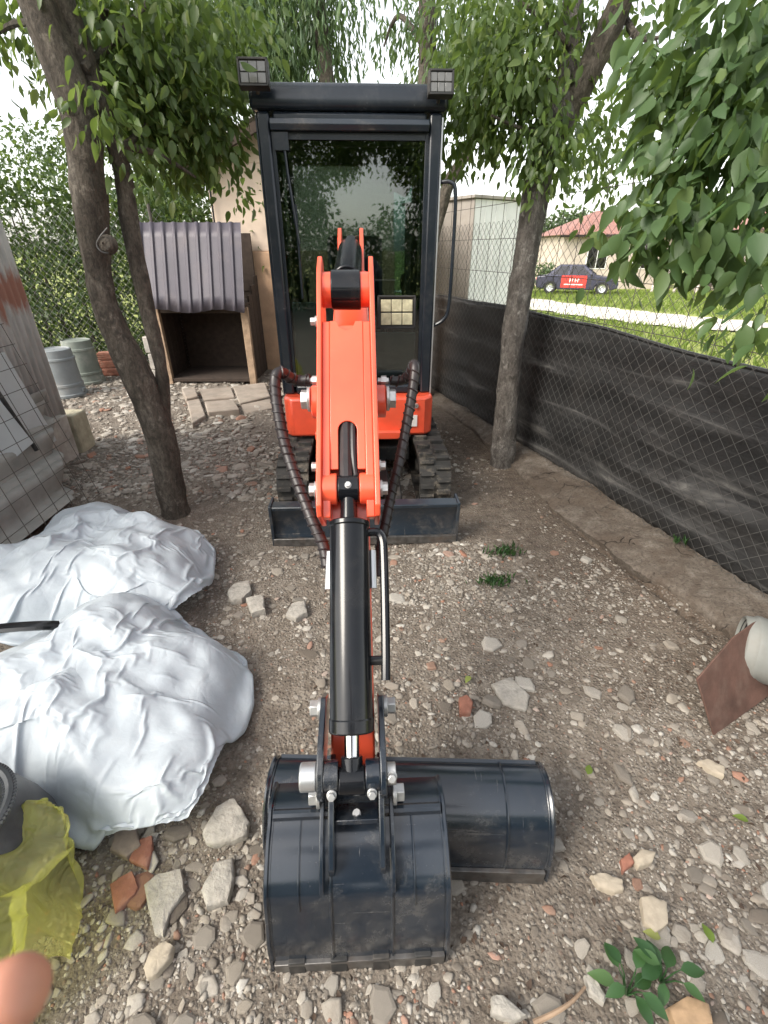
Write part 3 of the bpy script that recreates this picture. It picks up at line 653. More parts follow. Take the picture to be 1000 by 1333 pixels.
# orange lower body
mb = MB(); poly = [(-.505, 3.22), (-.46, 3.17), (.46, 3.17), (.52, 3.22), (.52, 4.3), (.4, 4.55), (-.4, 4.55), (-.505, 4.3)]
mb.prism(poly, .372, .645, 'z'); body = E(mb, 'body', M['orange'], bevel=.02)
e = MB(); e.box2((.35, 3.163, .44), (.41, 3.168, .52)); E(e, 'warning_label', M['sticker'], body)
e = MB(); e.lathe((.4, 3.168, .585), [(.004, -.012), (.014, -.012), (.018, 0)], 12, (0, 1, 0)); E(e, 'latch', M['zinc'], body)
e = MB(); e.box2((-.3, 3.12, .36), (.3, 3.166, .42)); E(e, 'lower_lip', M['orange'], body, .01)
# swing post
mb = MB(); mb.box2((-.1, 2.72, .3), (.1, 3.18, .42)); mb.cyl((0, 2.78, .22), (0, 2.78, .62), .075, 20); mb.box2((-.11, 2.7, .5), (.11, 2.86, .6)); mb.box2((-.11, 2.7, .25), (.11, 3.1, .32))
E(mb, 'swing_post', M['dark'], bevel=.012)

# cab
CF, CR_, Z0, Z1 = 3.27, 4.35, .645, 2.3
cab = MB(); hw = .505
for a in (-1, 1):
    cab.box2((min(a * hw, a * (hw - .072)), CF, Z0), (max(a * hw, a * (hw - .072)), CF + .075, 2.17))
    cab.box2((min(a * hw, a * (hw - .06)), CR_ - .07, Z0), (max(a * hw, a * (hw - .06)), CR_, 2.17))
    cab.box2((min(a * hw, a * (hw - .05)), CF + .075, Z0), (max(a * hw, a * (hw - .05)), CR_ - .07, .98))
    cab.box2((min(a * hw, a * (hw - .05)), CF + .075, 2.06), (max(a * hw, a * (hw - .05)), CR_ - .07, 2.17))
    cab.box2((min(a * hw, a * (hw - .05)), 3.78, .98), (max(a * hw, a * (hw - .05)), 3.84, 2.06))
cab.box2((-hw + .085, CF, 2.085), (hw - .085, CF + .06, 2.17)); cab.box2((-hw + .085, CF - .004, Z0), (hw - .085, CF + .06, .705))
cab.box2((-hw + .06, CR_ - .07, 2.06), (hw - .06, CR_, 2.17)); cab.box2((-hw + .06, CR_ - .07, Z0), (hw - .06, CR_, 1.05))
cab.box2((-hw + .05, CF + .06, Z0), (hw - .05, CR_ - .07, Z0 + .03))
cabo = E(cab, 'cab', M['cab_paint'], bevel=.014)
rf = MB(); rp = [(CF - .012, 2.172), (CF - .022, 2.2), (CF - .018, 2.25), (CF + .01, 2.29), (CF + .12, 2.315), (3.8, 2.325), (CR_ - .05, 2.31), (CR_ + .03, 2.27), (CR_ + .03, 2.172)]
rf.prism(rp, -.53, .53); E(rf, 'roof', M['cab_paint'], cabo, .02)
vz = MB(); vz.prism([(CF - .02, 2.085), (CF - .035, 2.11), (CF - .03, 2.135), (CF, 2.14), (CF, 2.085)], -.43, .43); E(vz, 'header_trim', M['blade_paint'], cabo, .003)
g_ = MB(); g_.box2((-hw + .08, CF + .03, .705), (hw - .08, CF + .036, 2.088)); E(g_, 'windscreen', M['glass'], cabo)
g_ = MB(); g_.box2((-hw + .055, CR_ - .04, 1.05), (hw - .055, CR_ - .035, 2.07)); E(g_, 'rear_window', M['rear_glass'], cabo)
for a in (-1, 1):
    g_ = MB(); g_.box2((a * (hw - .03) - .003, CF + .07, .975), (a * (hw - .03) + .003, CR_ - .06, 2.07)); E(g_, 'side_window', M['side_glass'], cabo)
    g_ = MB(); g_.box2((a * (hw + .001) - .004, CF + .004, Z0), (a * (hw + .001) + .004, CF + .012, 2.15)); E(g_, 'door_seal', M['alu'] if a > 0 else M['cab_paint'], cabo)
# dark sash around the glass, a wiper with its motor
sh = MB()
for a in (-1, 1): sh.box2((min(a * .437, a * .415), CF + .018, .705), (max(a * .437, a * .415), CF + .026, 2.085))
sh.box2((-.415, CF + .018, 2.05), (.415, CF + .026, 2.085)); sh.box2((-.415, CF + .018, .705), (.415, CF + .026, .735)); E(sh, 'windscreen_frame', M['cab_paint'], cabo, .002)
wp = MB(); wp.tube([(-.37, CF + .008, 2.06), (-.36, CF + .006, 1.9), (-.325, CF + .012, 1.55)], .008, 6); wp.box((-.33, CF + .016, 1.5), (.012, .012, .5)); wp.box2((-.42, CF - .005, 2.0), (-.34, CF + .016, 2.08)); E(wp, 'wiper', M['cab_paint'], cabo)
gr = MB(); gr.tube(smooth_path([(.505, 3.3, 1.86), (.57, 3.28, 1.86), (.6, 3.27, 1.8), (.605, 3.27, 1.5), (.6, 3.27, 1.2), (.57, 3.28, 1.12), (.505, 3.3, 1.08)], 5), .011, 8); E(gr, 'grab_rail', M['cab_paint'], cabo)
# seat, console and levers inside
st = MB(); st.box2((-.22, 3.75, .95), (.22, 4.15, 1.05)); sto = E(st, 'seat', M['seat'], bevel=.03)
st = MB(); st.prism([(4.05, 1.03), (4.17, 1.03), (4.25, 1.6), (4.18, 1.62), (4.1, 1.3)], -.21, .21); E(st, 'seat_back', M['seat'], sto, .03)
st = MB(); st.box2((-.2, 3.8, .66), (.2, 4.1, .95)); E(st, 'seat_base', M['dark'], sto)
for a in (-1, 1):
    st = MB(); st.box2((a * .33 - .08, 3.6, .68), (a * .33 + .08, 4.1, 1.12)); E(st, 'console', M['seat'], sto, .02)
    lv = MB(); lv.tube([(a * .33, 3.66, 1.1), (a * .33, 3.6, 1.28)], .009, 6); lv.lathe((a * .33, 3.6, 1.27), [(.008, 0), (.02, .02), (.022, .07), (.012, .1), (.002, .105)], 10); E(lv, 'control_lever', M['dark'], sto)
st = MB(); st.box2((.06, 3.36, .74), (.4, 3.4, 1.03)); E(st, 'foot_panel', M['dash_grey'], cabo, .006)
st = MB(); st.box2((-.41, 3.36, .74), (-.15, 3.4, 1.22)); E(st, 'reflection_patch', M['dash_grey'], cabo, .006)  # pale panel standing in for a reflection in the lower glass
for a in (-1, 1):
    lv = MB(); lv.tube([(a * .09, 3.5, .7), (a * .09, 3.46, 1.15)], .01, 6); lv.cyl((a * .09, 3.46, 1.14), (a * .09, 3.455, 1.22), .018, 10); E(lv, 'travel_lever', M['dark'], cabo)

# work lights: two on the roof corners, one beside the boom
def lamp(c, w, h, d, tilt, lens, rows):
    mb = MB(); Mx = Matrix.Rotation(tilt, 3, 'X'); c = Vector(c)
    mb.box(c, (w, d, h), Mx)
    for sx in (-1, 1): mb.box(c + Mx @ Vector((sx * (w / 2 - .005), -d / 2 - .004, 0)), (.01, .012, h), Mx)
    for sz in (-1, 1): mb.box(c + Mx @ Vector((0, -d / 2 - .004, sz * (h / 2 - .005))), (w, .012, .01), Mx)
    mb.tube([c + Mx @ Vector((0, d / 2, 0)), c + Mx @ Vector((0, d / 2 + .05, -.05))], .01, 6)
    for k in range(5): mb.box(c + Mx @ Vector(((k - 2) * w * .2, d / 2 + .008, 0)), (.006, .016, h * .9), Mx)
    lo = E(mb, 'work_light', M['dark'], bevel=.002)
    for r_ in range(rows):
        for k in range(2 if rows == 1 else 3):
            nn = 2 if rows == 1 else 3
            q = MB(); q.box(c + Mx @ Vector(((k - (nn - 1) / 2) * w * .86 / nn, -d / 2 - .002, (r_ - (rows - 1) / 2) * h * .8 / rows)), (w * .8 / nn, .006, h * .72 / rows), Mx); E(q, 'lens', lens, lo, .002)
lamp((-.475, 3.17, 2.29), .15, .115, .05, R(-8), M['lens'], 2); lamp((.47, 3.17, 2.262), .13, .105, .05, R(-8), M['lens'], 2)
p = Vector(eat(516, 406, 2.6)); lamp(p, .19, .155, .05, R(-6), M['yellow_lens'], 2)

# boom: gooseneck from the swing post to the dipper pivot
bm_ = MB(); top = [(2.78, .58), (2.8, .8), (2.74, 1.1), (2.56, 1.33), (2.34, 1.44), (2.1, 1.42), (1.75, 1.3), (1.44, 1.19)]
bot = [(1.4, 1.11), (1.72, 1.17), (2.08, 1.26), (2.3, 1.27), (2.46, 1.18), (2.6, .98), (2.66, .75), (2.66, .58)]
bm_.prism(top + bot, -.062, .062); boom = E(bm_, 'boom', M['orange'], bevel=.006)
for sgn in (-1, 1):
    e = MB(); e.prism([(2.12, 1.38), (2.38, 1.4), (2.36, 1.56), (2.3, 1.6), (2.23, 1.56)], sgn * .045 - .008, sgn * .045 + .008); E(e, 'cylinder_lug', M['orange'], boom, .003)
    e = MB(); e.prism([(2.6, .62), (2.76, .62), (2.72, 1.12), (2.5, 1.3), (2.4, 1.24), (2.52, 1.05)], sgn * .066 - .005, sgn * .066 + .005); E(e, 'boom_cheek', M['orange'], boom, .002)
e = MB(); e.cyl((.0, 2.62, .5), (.0, 2.42, 1.15), .042, 18); E(e, 'boom_cylinder', M['black_paint'])
# dipper arm: axis from the bucket pin up; s along the axis (m), t towards the viewer
DP, DA = Vector((-.008, .76, .385)), Vector((0, .64, .768)).normalized(); DN = Vector((0, -DA.z, DA.y))
def dp(s, t, a=0): return DP + DA * s + DN * t + Vector((a, 0, 0))
def dprism(mb, poly, a0, a1):
    n = len(poly); vs = [dp(s, t, a) for a in (a0, a1) for s, t in poly]
    return mb.add(vs, [tuple(range(n)), tuple(range(2 * n - 1, n - 1, -1))] + [(i, (i + 1) % n, n + (i + 1) % n, n + i) for i in range(n)])
def dbox(mb, s0, s1, t0, t1, a0, a1): return dprism(mb, [(s0, t0), (s1, t0), (s1, t1), (s0, t1)], a0, a1)
mb = MB(); dprism(mb, [(-.05, -.035), (.06, -.05), (.55, -.1), (1.2, -.09), (1.2, .03), (.5, .03), (.06, .04), (-.05, .035)], -.055, .055)
dip = E(mb, 'dipper_arm', M['orange'], bevel=.006)
side = [(.605, .035), (.605, .09), (.63, .115), (.70, .115), (.85, .1), (1.17, .083), (1.27, .088), (1.345, .085), (1.41, .055), (1.425, .02), (1.4, -.03), (1.3, -.08), (1.15, -.13), (.98, -.13), (.8, -.085), (.605, -.06)]
for sgn in (-1, 1):
    e = MB(); dprism(e, side, sgn * .0765 - .007, sgn * .0765 + .007); E(e, 'side_plate', M['orange'], dip, .003)
    e = MB(); dprism(e, [(.605, .04), (.605, .08), (.69, .1), (.85, .085), (1.185, .068), (1.185, .04)], sgn * .0585 - .011, sgn * .0585 + .011); E(e, 'inner_gusset', M['orange'], dip, .003)
# front plate with its rounded slot
fp = MB(); arc = [(.848 + .026 * math.sin(math.pi * k / 10) + 0, -.026 * math.cos(math.pi * k / 10)) for k in range(11)]
outl = [(.735, -.0475), (.735, -.026)] + arc + [(.735, .026), (.735, .0475), (1.185, .0475), (1.185, .026), (1.165, .02), (1.155, 0), (1.165, -.02), (1.185, -.026), (1.185, -.0475)]
def fpl(s): return .088 - .04 * (s - .735)
n = len(outl); vs = [dp(s, fpl(s) - k, a) for k in (0, .008) for s, a in outl]
fp.add(vs, [tuple(range(n)), tuple(range(2 * n - 1, n - 1, -1))] + [(i, (i + 1) % n, n + (i + 1) % n, n + i) for i in range(n)])
E(fp, 'front_plate', M['orange'], dip, .0015)
e2 = MB(); dbox(e2, .69, 1.185, .03, .04, -.0475, .0475); E(e2, 'web_plate', M['orange'], dip)
# pivot bosses and bolts
for sgn in (-1, 1):
    e = MB(); e.cyl(dp(1.0, -.075, sgn * .083), dp(1.0, -.075, sgn * .115), .05, 24); E(e, 'pivot_boss', M['orange'], dip, .004)
    e = MB(); e.bolt(dp(1.0, -.055, sgn * .115), (sgn, 0, 0), .03, .03); E(e, 'pivot_bolt', M['zinc'], dip, .002)
    e = MB(); e.bolt(dp(.685, .068, sgn * .0835), (sgn, 0, 0), .018, .022); E(e, 'bolt', M['zinc'], dip, .001)
    e = MB(); e.bolt(dp(.76, .03, sgn * .0835), (sgn, 0, 0), .013, .02); E(e, 'bolt', M['zinc'], dip, .001)
    e = MB(); e.cyl(dp(.685, .068, sgn * .03), dp(.685, .068, sgn * .07), .043, 22); E(e, 'pin_bush', M['orange'], dip, .003)
    e = MB(); e.cyl(dp(1.315, .028, sgn * .046), dp(1.315, .028, sgn * .071), .05, 22); E(e, 'pin_bush', M['orange'], dip, .003)
e = MB(); e.bolt(dp(1.19, .06, -.0835), (-1, 0, 0), .012, .02); E(e, 'bolt', M['zinc'], dip, .001)
# arm cylinder, mostly seen end on
ac = MB(); ac.cyl(dp(1.315, .028, -.044), dp(1.315, .028, .044), .056, 26); ac.cyl(dp(1.315, .03, 0), (0, 2.3, 1.545), .03, 16); aco = E(ac, 'arm_cylinder', M['black_paint'], bevel=.003)
p0, p1 = dp(1.315, .03, 0), Vector((0, 2.3, 1.545)); dd = (p1 - p0).normalized()
e = MB(); e.cyl(p0 + dd * .1, p0 + dd * .56, .047, 22); E(e, 'cylinder_barrel', M['black_paint'], aco, .004)
for sgn in (-1, 1):
    e = MB(); e.cyl(dp(1.315, .028, sgn * .034), dp(1.315, .028, sgn * .049), .05, 24); E(e, 'bush_ring', M['orange'], aco)
# bucket cylinder in front of the dipper
bc = MB(); c0, c1 = dp(.685, .072), dp(-.015, .135)
cd = (c1 - c0).normalized(); L = (c1 - c0).length
bc.cyl(c0 + cd * .095, c0 + cd * .6, .051, 32); bc.cyl(c0 + cd * .093, c0 + cd * .11, .054, 32); bc.cyl(c0 + cd * .57, c0 + cd * .603, .053, 32)
bc.tube([c0 + cd * .0, c0 + cd * .1], [.02, .024], 14); bc.cyl(c0 - Vector((.029, 0, 0)), c0 + Vector((.029, 0, 0)), .037, 24)
bco = E(bc, 'bucket_cylinder', M['black_paint'], bevel=.004)
e = MB(); e.cyl(c0 + cd * .59, c1 - cd * .02, .0175, 20); E(e, 'rod', M['chrome'], bco)
e = MB(); e.cyl(c1 - cd * .05, c1, .025, 16); e.cyl(c1 - Vector((.03, 0, 0)), c1 + Vector((.03, 0, 0)), .032, 22); E(e, 'rod_eye', M['black_paint'], bco, .003)
e = MB(); e.bolt(c0 + DN * .034, DN, .007, .018); E(e, 'grease_nipple', M['zinc'], bco)
e = MB(); gp = [c0 + cd * .125 + Vector((.04, 0, 0)), c0 + cd * .122 + Vector((.07, 0, 0)), c0 + cd * .14 + Vector((.086, 0, 0)), c0 + cd * .2 + Vector((.089, 0, 0)), c0 + cd * .38 + Vector((.087, 0, 0)), c0 + cd * .49 + Vector((.084, 0, 0))]
e.tube(smooth_path(gp, 5), .0115, 10); e.tube([c0 + cd * .44 + Vector((.03, 0, 0)), c0 + cd * .44 + Vector((.085, 0, 0))], .007, 8); E(e, 'oil_pipe', M['black_paint'], bco)
e = MB(); e.box(c0 + cd * .445 + Vector((.062, 0, 0)), (.03, .016, .016)); E(e, 'pipe_clamp', M['dark'], bco, .002)
e = MB(); e.cyl(c0 + cd * .2 + Vector((-.05, .05, 0)), c0 + cd * .3 + Vector((-.055, .05, 0)), .012, 10); E(e, 'oil_fitting', M['alu'], bco)
e = MB(); e.cyl(c0 + cd * .2 + Vector((.06, .05, 0)), c0 + cd * .3 + Vector((.06, .05, 0)), .01, 10); E(e, 'oil_fitting', M['alu'], bco)
# inner hose coming out of the slot
e = MB(); e.tube(smooth_path([dp(.93, .05, -.006), dp(.86, .062, -.006), dp(.8, .07, -.006), dp(.74, .078, -.006), dp(.7, .075, -.006)], 5), .019, 10); E(e, 'slot_hose', M['hose'])
e = MB(); e.tube(smooth_path([dp(.93, .045, .016), dp(.86, .07, .014), dp(.75, .08, .016), dp(.66, .06, .03)], 5), .008, 8); E(e, 'slot_hose', M['hose'])

# two sheathed hoses looping out at the sides
def hose(pts, r, name='hose'):
    pts = smooth_path([eat(*p) for p in pts], 10); mb = MB(); mb.tube(pts, r * .9, 12); ho = E(mb, name, M['hose'])
    w = MB(); n = len(pts); acc = 0; sp = []
    s_, u_ = None, None
    for i in range(n):
        p_ = Vector(pts[i]); d = (Vector(pts[min(i + 1, n - 1)]) - Vector(pts[max(i - 1, 0)])).normalized()
        if i: acc += (p_ - Vector(pts[i - 1])).length
        if s_ is None: s_, u_ = frame(d)
        else: s_ = (s_ - d * s_.dot(d)).normalized(); u_ = s_.cross(d)
        sp.append((p_, acc, s_.copy(), u_.copy()))
    path = []
    for i in range(n - 1):
        for k in range(6):
            t = k / 6; p_ = sp[i][0].lerp(sp[i + 1][0], t); a_ = (sp[i][1] * (1 - t) + sp[i + 1][1] * t) / .026 * 6.283
            path.append(p_ + (sp[i][2] * math.cos(a_) + sp[i][3] * math.sin(a_)) * r * .95)
    w.tube(path, r * .16, 4, True); E(w, 'spiral_guard', M['hose'], ho)
hose([(404, 494, 1.5), (388, 495, 1.5), (376, 490, 1.48), (366, 484, 1.46), (359, 490, 1.44), (359, 512, 1.42), (364, 545, 1.39), (373, 585, 1.35), (390, 635, 1.28), (408, 680, 1.21), (421, 710, 1.17), (426, 738, 1.13)], .0185)
hose([(508, 495, 1.5), (522, 495, 1.5), (533, 488, 1.49), (538, 476, 1.47), (540, 482, 1.45), (536, 515, 1.42), (528, 560, 1.38), (519, 605, 1.32), (509, 645, 1.28), (501, 685, 1.22), (495, 715, 1.19), (492, 750, 1.14)], .0165)
for px, s in ((404, 1), (506, -1)):
    e = MB(); a, b = eat(px - s * 0, 495, 1.5), eat(px + s * 14, 495, 1.5); e.cyl(a, b, .01, 6); e.cyl(Vector(a).lerp(Vector(b), .2), Vector(a).lerp(Vector(b), .7), .016, 6); E(e, 'hose_fitting', M['zinc'])

# bucket linkage plates, pins
for sgn in (-1, 1):
    e = MB(); dprism(e, [(-.06, .13), (-.04, .165), (.01, .17), (.06, .14), (.15, .05), (.15, -.02), (.11, -.05), (.07, -.02), (-.02, .09)], sgn * .0715 - .0075, sgn * .0715 + .0075); E(e, 'link_plate', M['bucket_paint'], bevel=.003)
    e = MB(); e.cyl(dp(-.005, .135, sgn * .031), dp(-.005, .135, sgn * .064), .034, 22); E(e, 'link_bush', M['bucket_paint'], bevel=.002)
    e = MB(); e.bolt(dp(.115, .0, sgn * .079), (sgn, 0, 0), .022, .032); E(e, 'pin_bolt', M['zinc'], bevel=.002)
e = MB(); e.cyl(dp(-.005, .135, -.079), dp(-.005, .135, -.118), .031, 24); E(e, 'pin_head', M['alu'], bevel=.004)
e = MB(); e.cyl(dp(-.005, .135, .079), dp(-.005, .135, .1), .024, 20); e.bolt(dp(-.005, .15, .09), DN, .01, .024); E(e, 'pin_head', M['zinc'], bevel=.002)
# digging bucket
prof = [(.735, .315), (.70, .33), (.66, .338), (.643, .328), (.625, .318), (.6, .309), (.575, .293), (.55, .272), (.53, .253), (.514, .23), (.505, .2), (.495, .165), (.485, .135), (.477, .105), (.472, .06), (.469, .006)]
def shell(mb, prof, a0, a1, th, na=10):
    P = [Vector((0, b, z)) for b, z in prof]; n = len(P); Q = []
    for i in range(n):
        d = (P[min(i + 1, n - 1)] - P[max(i - 1, 0)]).normalized(); nn = Vector((0, -d.z, d.y)); Q.append(P[i] - nn * th * (1 if nn.dot(Vector((0, -.5, .5))) > 0 else -1))
    return mb.prism([(p.y, p.z) for p in P] + [(q.y, q.z) for q in reversed(Q)], a0, a1)
def subdiv(prof, k=4): return [(v.x, v.y) for v in smooth_path([(b, z, 0) for b, z in prof], k)]
mb = MB(); pr = subdiv(prof); shell(mb, pr, -.2, .2, .008); buk = E(mb, 'bucket', M['bucket_paint'], ang=25)
for sgn in (-1, 1):
    pl = MB(); pl.prism([(b, z) for b, z in pr] + [(.475, .0), (.53, .1), (.62, .22), (.72, .32)], sgn * .204 - .006, sgn * .204 + .006); E(pl, 'side_plate', M['bucket_paint'], buk, .003)
    ed = MB(); ed.tube([(sgn * .209, b, z) for b, z in pr], .006, 6); E(ed, 'edge_bead', M['bucket_paint'], buk)
    er = MB(); er.prism([(.64, .33), (.71, .33), (.75, .385), (.74, .42), (.68, .44), (.64, .42), (.585, .37), (.535, .305), (.538, .272), (.59, .315)], sgn * .058 - .007, sgn * .058 + .007); E(er, 'ear', M['bucket_paint'], buk, .003)
    er = MB(); er.prism([(.62, .33), (.66, .34), (.66, .37), (.605, .35), (.528, .288), (.512, .245), (.525, .255), (.575, .31)], sgn * .082 - .005, sgn * .082 + .005); E(er, 'ear_rib', M['bucket_paint'], buk, .002)
    b_ = MB(); b_.bolt((sgn * .086, .665, .372), (sgn, 0, 0), .022, .028); E(b_, 'ear_bolt', M['zinc'], buk, .002)
    b_ = MB(); b_.bolt(dp(-.035, .16, sgn * .045), DN, .009, .02); E(b_, 'ear_bolt', M['zinc'], buk, .001)
mb = MB(); mb.box((0, .635, .352), (.1, .07, .012), Matrix.Rotation(R(-25), 3, 'X')); mb.box((0, .655, .392), (.1, .012, .06)); E(mb, 'ear_bridge', M['bucket_paint'], buk, .002)
b_ = MB(); b_.bolt((0, .625, .36), (0, -.3, 1), .008, .02); E(b_, 'grease_nipple', M['zinc'], buk)
mb = MB(); mb.tube([(-.2, .645, .334), (.2, .645, .334)], .013, 10); E(mb, 'lip', M['bucket_paint'], buk)
mb = MB(); mb.box((0, .468, .02), (.405, .014, .05)); E(mb, 'cutting_edge', M['edge_steel'], buk, .002)
for k in range(4):
    a = -.15 + k * .1; tt = MB(); tt.prism([(.462, .05), (.458, .0), (.472, -.03), (.478, .0), (.476, .05)], a - .02, a + .02); E(tt, 'tooth', M['dark'], buk, .002)
for a in (-.063, .078):   # welded wear straps that follow the curve
    w = MB(); q = [(b - .004 * 0, z) for b, z in pr if z < .3]; w.tube([(a, b - .001, z + .001) for b, z in q], .0035, 5); E(w, 'weld_seam', M['bucket_paint'], buk)
for a in (-.135, .13):
    w = MB(); q = [(b, z) for b, z in pr if z > .2 and b < .64]; w.tube([(a, b - .001, z + .001) for b, z in q], .0025, 5); E(w, 'weld_seam', M['bucket_paint'], buk)

# wide ditching bucket lying loose on the ground behind
wb = empty('ditching_bucket', (.065, .75, 0), R(-1.5), 'wide blue black ditching bucket lying upside down behind the digging bucket', 'bucket')
prof2 = [(.14, .15), (.125, .19), (.1, .222), (.06, .238), (.015, .236), (-.03, .21), (-.062, .165), (-.08, .11), (-.088, .055), (-.092, .004)]
mb = MB(); pr2 = subdiv(prof2); shell(mb, pr2, -.37, .372, .008); mb.build('shell', M['bucket_paint'], wb, 0, True, False, ang=25)
for sgn in (-1, 1):
    pl = MB(); pl.prism(pr2 + [(.02, -.004), (.1, .08)], sgn * .378 - .006, sgn * .378 + .006); pl.build('side_plate', M['bucket_paint'], wb, .003, True, False)
    pl = MB(); pl.tube([(sgn * .384, b, z) for b, z in pr2], .006, 6); pl.build('edge_bead', M['bucket_paint'], wb, 0, True, False)
for a in (-.1, .265):
    w = MB(); w.tube([(a, b - .001, z + .002) for b, z in pr2 if b < .12], .0035, 5); w.build('weld_seam', M['bucket_paint'], wb, 0, True, False)
pl = MB(); pl.box((0, -.094, .022), (.745, .012, .06)); pl.build('cutting_edge', M['edge_steel'], wb, .002, True, False)

# ------------------------------------------------------------------ white bags, sack, tub
def drape(cx, cy, rx, ry, Hh, n, excess, seed, iters=420, lump=.25, rot=0, bend=.028, p=4.0, peak=(0, 0), sq=0.0):
    """a sheet of cloth, wider than the heap it covers, left to settle and buckle over it"""
    g = np.random.default_rng(seed)
    u = np.linspace(-1, 1, n); U, Vv = np.meshgrid(u, u, indexing='ij')
    X = U * (np.sqrt(1 - Vv ** 2 / 2) * (1 - sq) + sq); Y = Vv * (np.sqrt(1 - U ** 2 / 2) * (1 - sq) + sq); pw = 2 + 5 * sq
    def hum(x, y):
        a = np.arctan2(y, x); rr = (abs(x) ** pw + abs(y) ** pw) ** (1 / pw) / (1 + .07 * np.sin(3 * a + seed) + .05 * np.sin(5 * a + 2 * seed))
        b = np.clip(1 - np.clip(rr, 0, 1) ** p, 0, 1) ** .62
        k = np.exp(-(((x - peak[0]) / .75) ** 2 + ((y - peak[1]) / .75) ** 2))
        return Hh * b * (.7 + .3 * k) * (1 + lump * 2 * (fbm(x * 2.2 + seed, y * 2.2, seed, 3) - .45))
    P = np.stack([X * rx, Y * ry, hum(X, Y) + .004], -1)
    a = np.arctan2(Y, X); wob = 1 + .07 * np.sin(3 * a + seed) + .05 * np.sin(5 * a + 2 * seed)
    P[..., 0] *= wob; P[..., 1] *= wob
    P0 = P.copy(); P[..., 2] += .012 * g.random((n, n)) + .05 * (fbm(X * 3, Y * 3, seed + 5, 3)) * (np.hypot(X, Y) < .97); Q = P.copy()
    ex = excess * (1 + .1 * (fbm(X * 1.5, Y * 1.5, seed + 9, 2) - .4))
    pin = np.zeros((n, n), bool); pin[0] = pin[-1] = True; pin[:, 0] = pin[:, -1] = True
    w = np.where(pin, 0., 1.)[..., None]
    cons = []
    def addc(sa, sb, k, e=1.0):
        r0 = np.linalg.norm(P0[sa] - P0[sb], axis=-1) * (ex[sa] if e else 1); cons.append((sa, sb, r0, k))
    sl_ = slice
    for o in (0, 1):
        m = (n - o) // 2
        addc((sl_(o, o + 2 * m - 1, 2), sl_(None)), (sl_(o + 1, o + 2 * m, 2), sl_(None)), .95)
        addc((sl_(None), sl_(o, o + 2 * m - 1, 2)), (sl_(None), sl_(o + 1, o + 2 * m, 2)), .95)
        addc((sl_(o, o + 2 * m - 1, 2), sl_(0, n - 1)), (sl_(o + 1, o + 2 * m, 2), sl_(1, n)), .4)
        addc((sl_(o, o + 2 * m - 1, 2), sl_(1, n)), (sl_(o + 1, o + 2 * m, 2), sl_(0, n - 1)), .4)
    for o in (0, 1, 2, 3):
        idx = np.arange(o, n - 2, 4)
        addc((idx, sl_(None)), (idx + 2, sl_(None)), bend); addc((sl_(None), idx), (sl_(None), idx + 2), bend)
    for it in range(iters):
        vel = (P - Q) * .965; Q = P.copy(); P = P + vel * w; P[..., 2] -= .00022 * w[..., 0]
        for rep in range(2):
            for sa, sb, r0, k in cons:
                d = P[sb] - P[sa]; L = np.linalg.norm(d, axis=-1) + 1e-9; wa, wb_ = w[sa], w[sb]; ws = wa + wb_ + 1e-9
                c = d * ((L - r0) / L * k)[..., None] / ws; P[sa] += c * wa; P[sb] -= c * wb_
        h = hum(P[..., 0] / rx / wob, P[..., 1] / ry / wob); low = P[..., 2] < h + .003
        P[..., 2] = np.where(low & ~pin, h + .003, P[..., 2]); Q = np.where(low[..., None], Q * .4 + P * .6, Q)
    c_, s_ = math.cos(rot), math.sin(rot)
    V = np.stack([cx + P[..., 0] * c_ - P[..., 1] * s_, cy + P[..., 0] * s_ + P[..., 1] * c_, P[..., 2] - .015], -1).reshape(-1, 3)
    i = (np.arange(n - 1)[:, None] * n + np.arange(n - 1)[None]).ravel()
    return V, np.stack([i, i + n, i + n + 1, i + 1], -1)
def cloth_obj(name, mat, parent=None, **kw):
    V, Fc = drape(**kw); o = link(name, np_mesh(name, V, Fc, mat, True), None, parent)
    m = o.modifiers.new('sub', 'SUBSURF'); m.levels = 1; m.render_levels = 1; return o
lower = cloth_obj('bulk_bag', M['tarp'], cx=-1.06, cy=1.15, rx=.53, ry=.45, Hh=.34, n=128, excess=1.125, seed=3, rot=R(2), peak=(.0, .3), lump=.35, sq=.45)
tag(lower, 'nearer large crumpled white bulk bag, just left of the digging bucket', 'bag')
upper = cloth_obj('bulk_bag', M['tarp'], cx=-1.47, cy=1.96, rx=.6, ry=.48, Hh=.40, n=128, excess=1.125, sq=.2, seed=8, rot=R(-14), peak=(.1, .2), lump=.35)
tag(upper, 'farther crumpled white bulk bag, near the foot of the left tree', 'bag')
mb = MB(); a, b = at(6, 817, Z=.34), at(52, 814, Z=.34); mb.tube(smooth_path([a - Vector((.2, 0, .05)), a, b, b + Vector((.04, .02, -.03))], 6), .022, 8)
mb.v = [(x, y, (z - .34) * .6 + .34) for x, y, z in mb.v]
tag(mb.build('strap', M['black_paint']), 'black strap between the two white bags', 'strap')
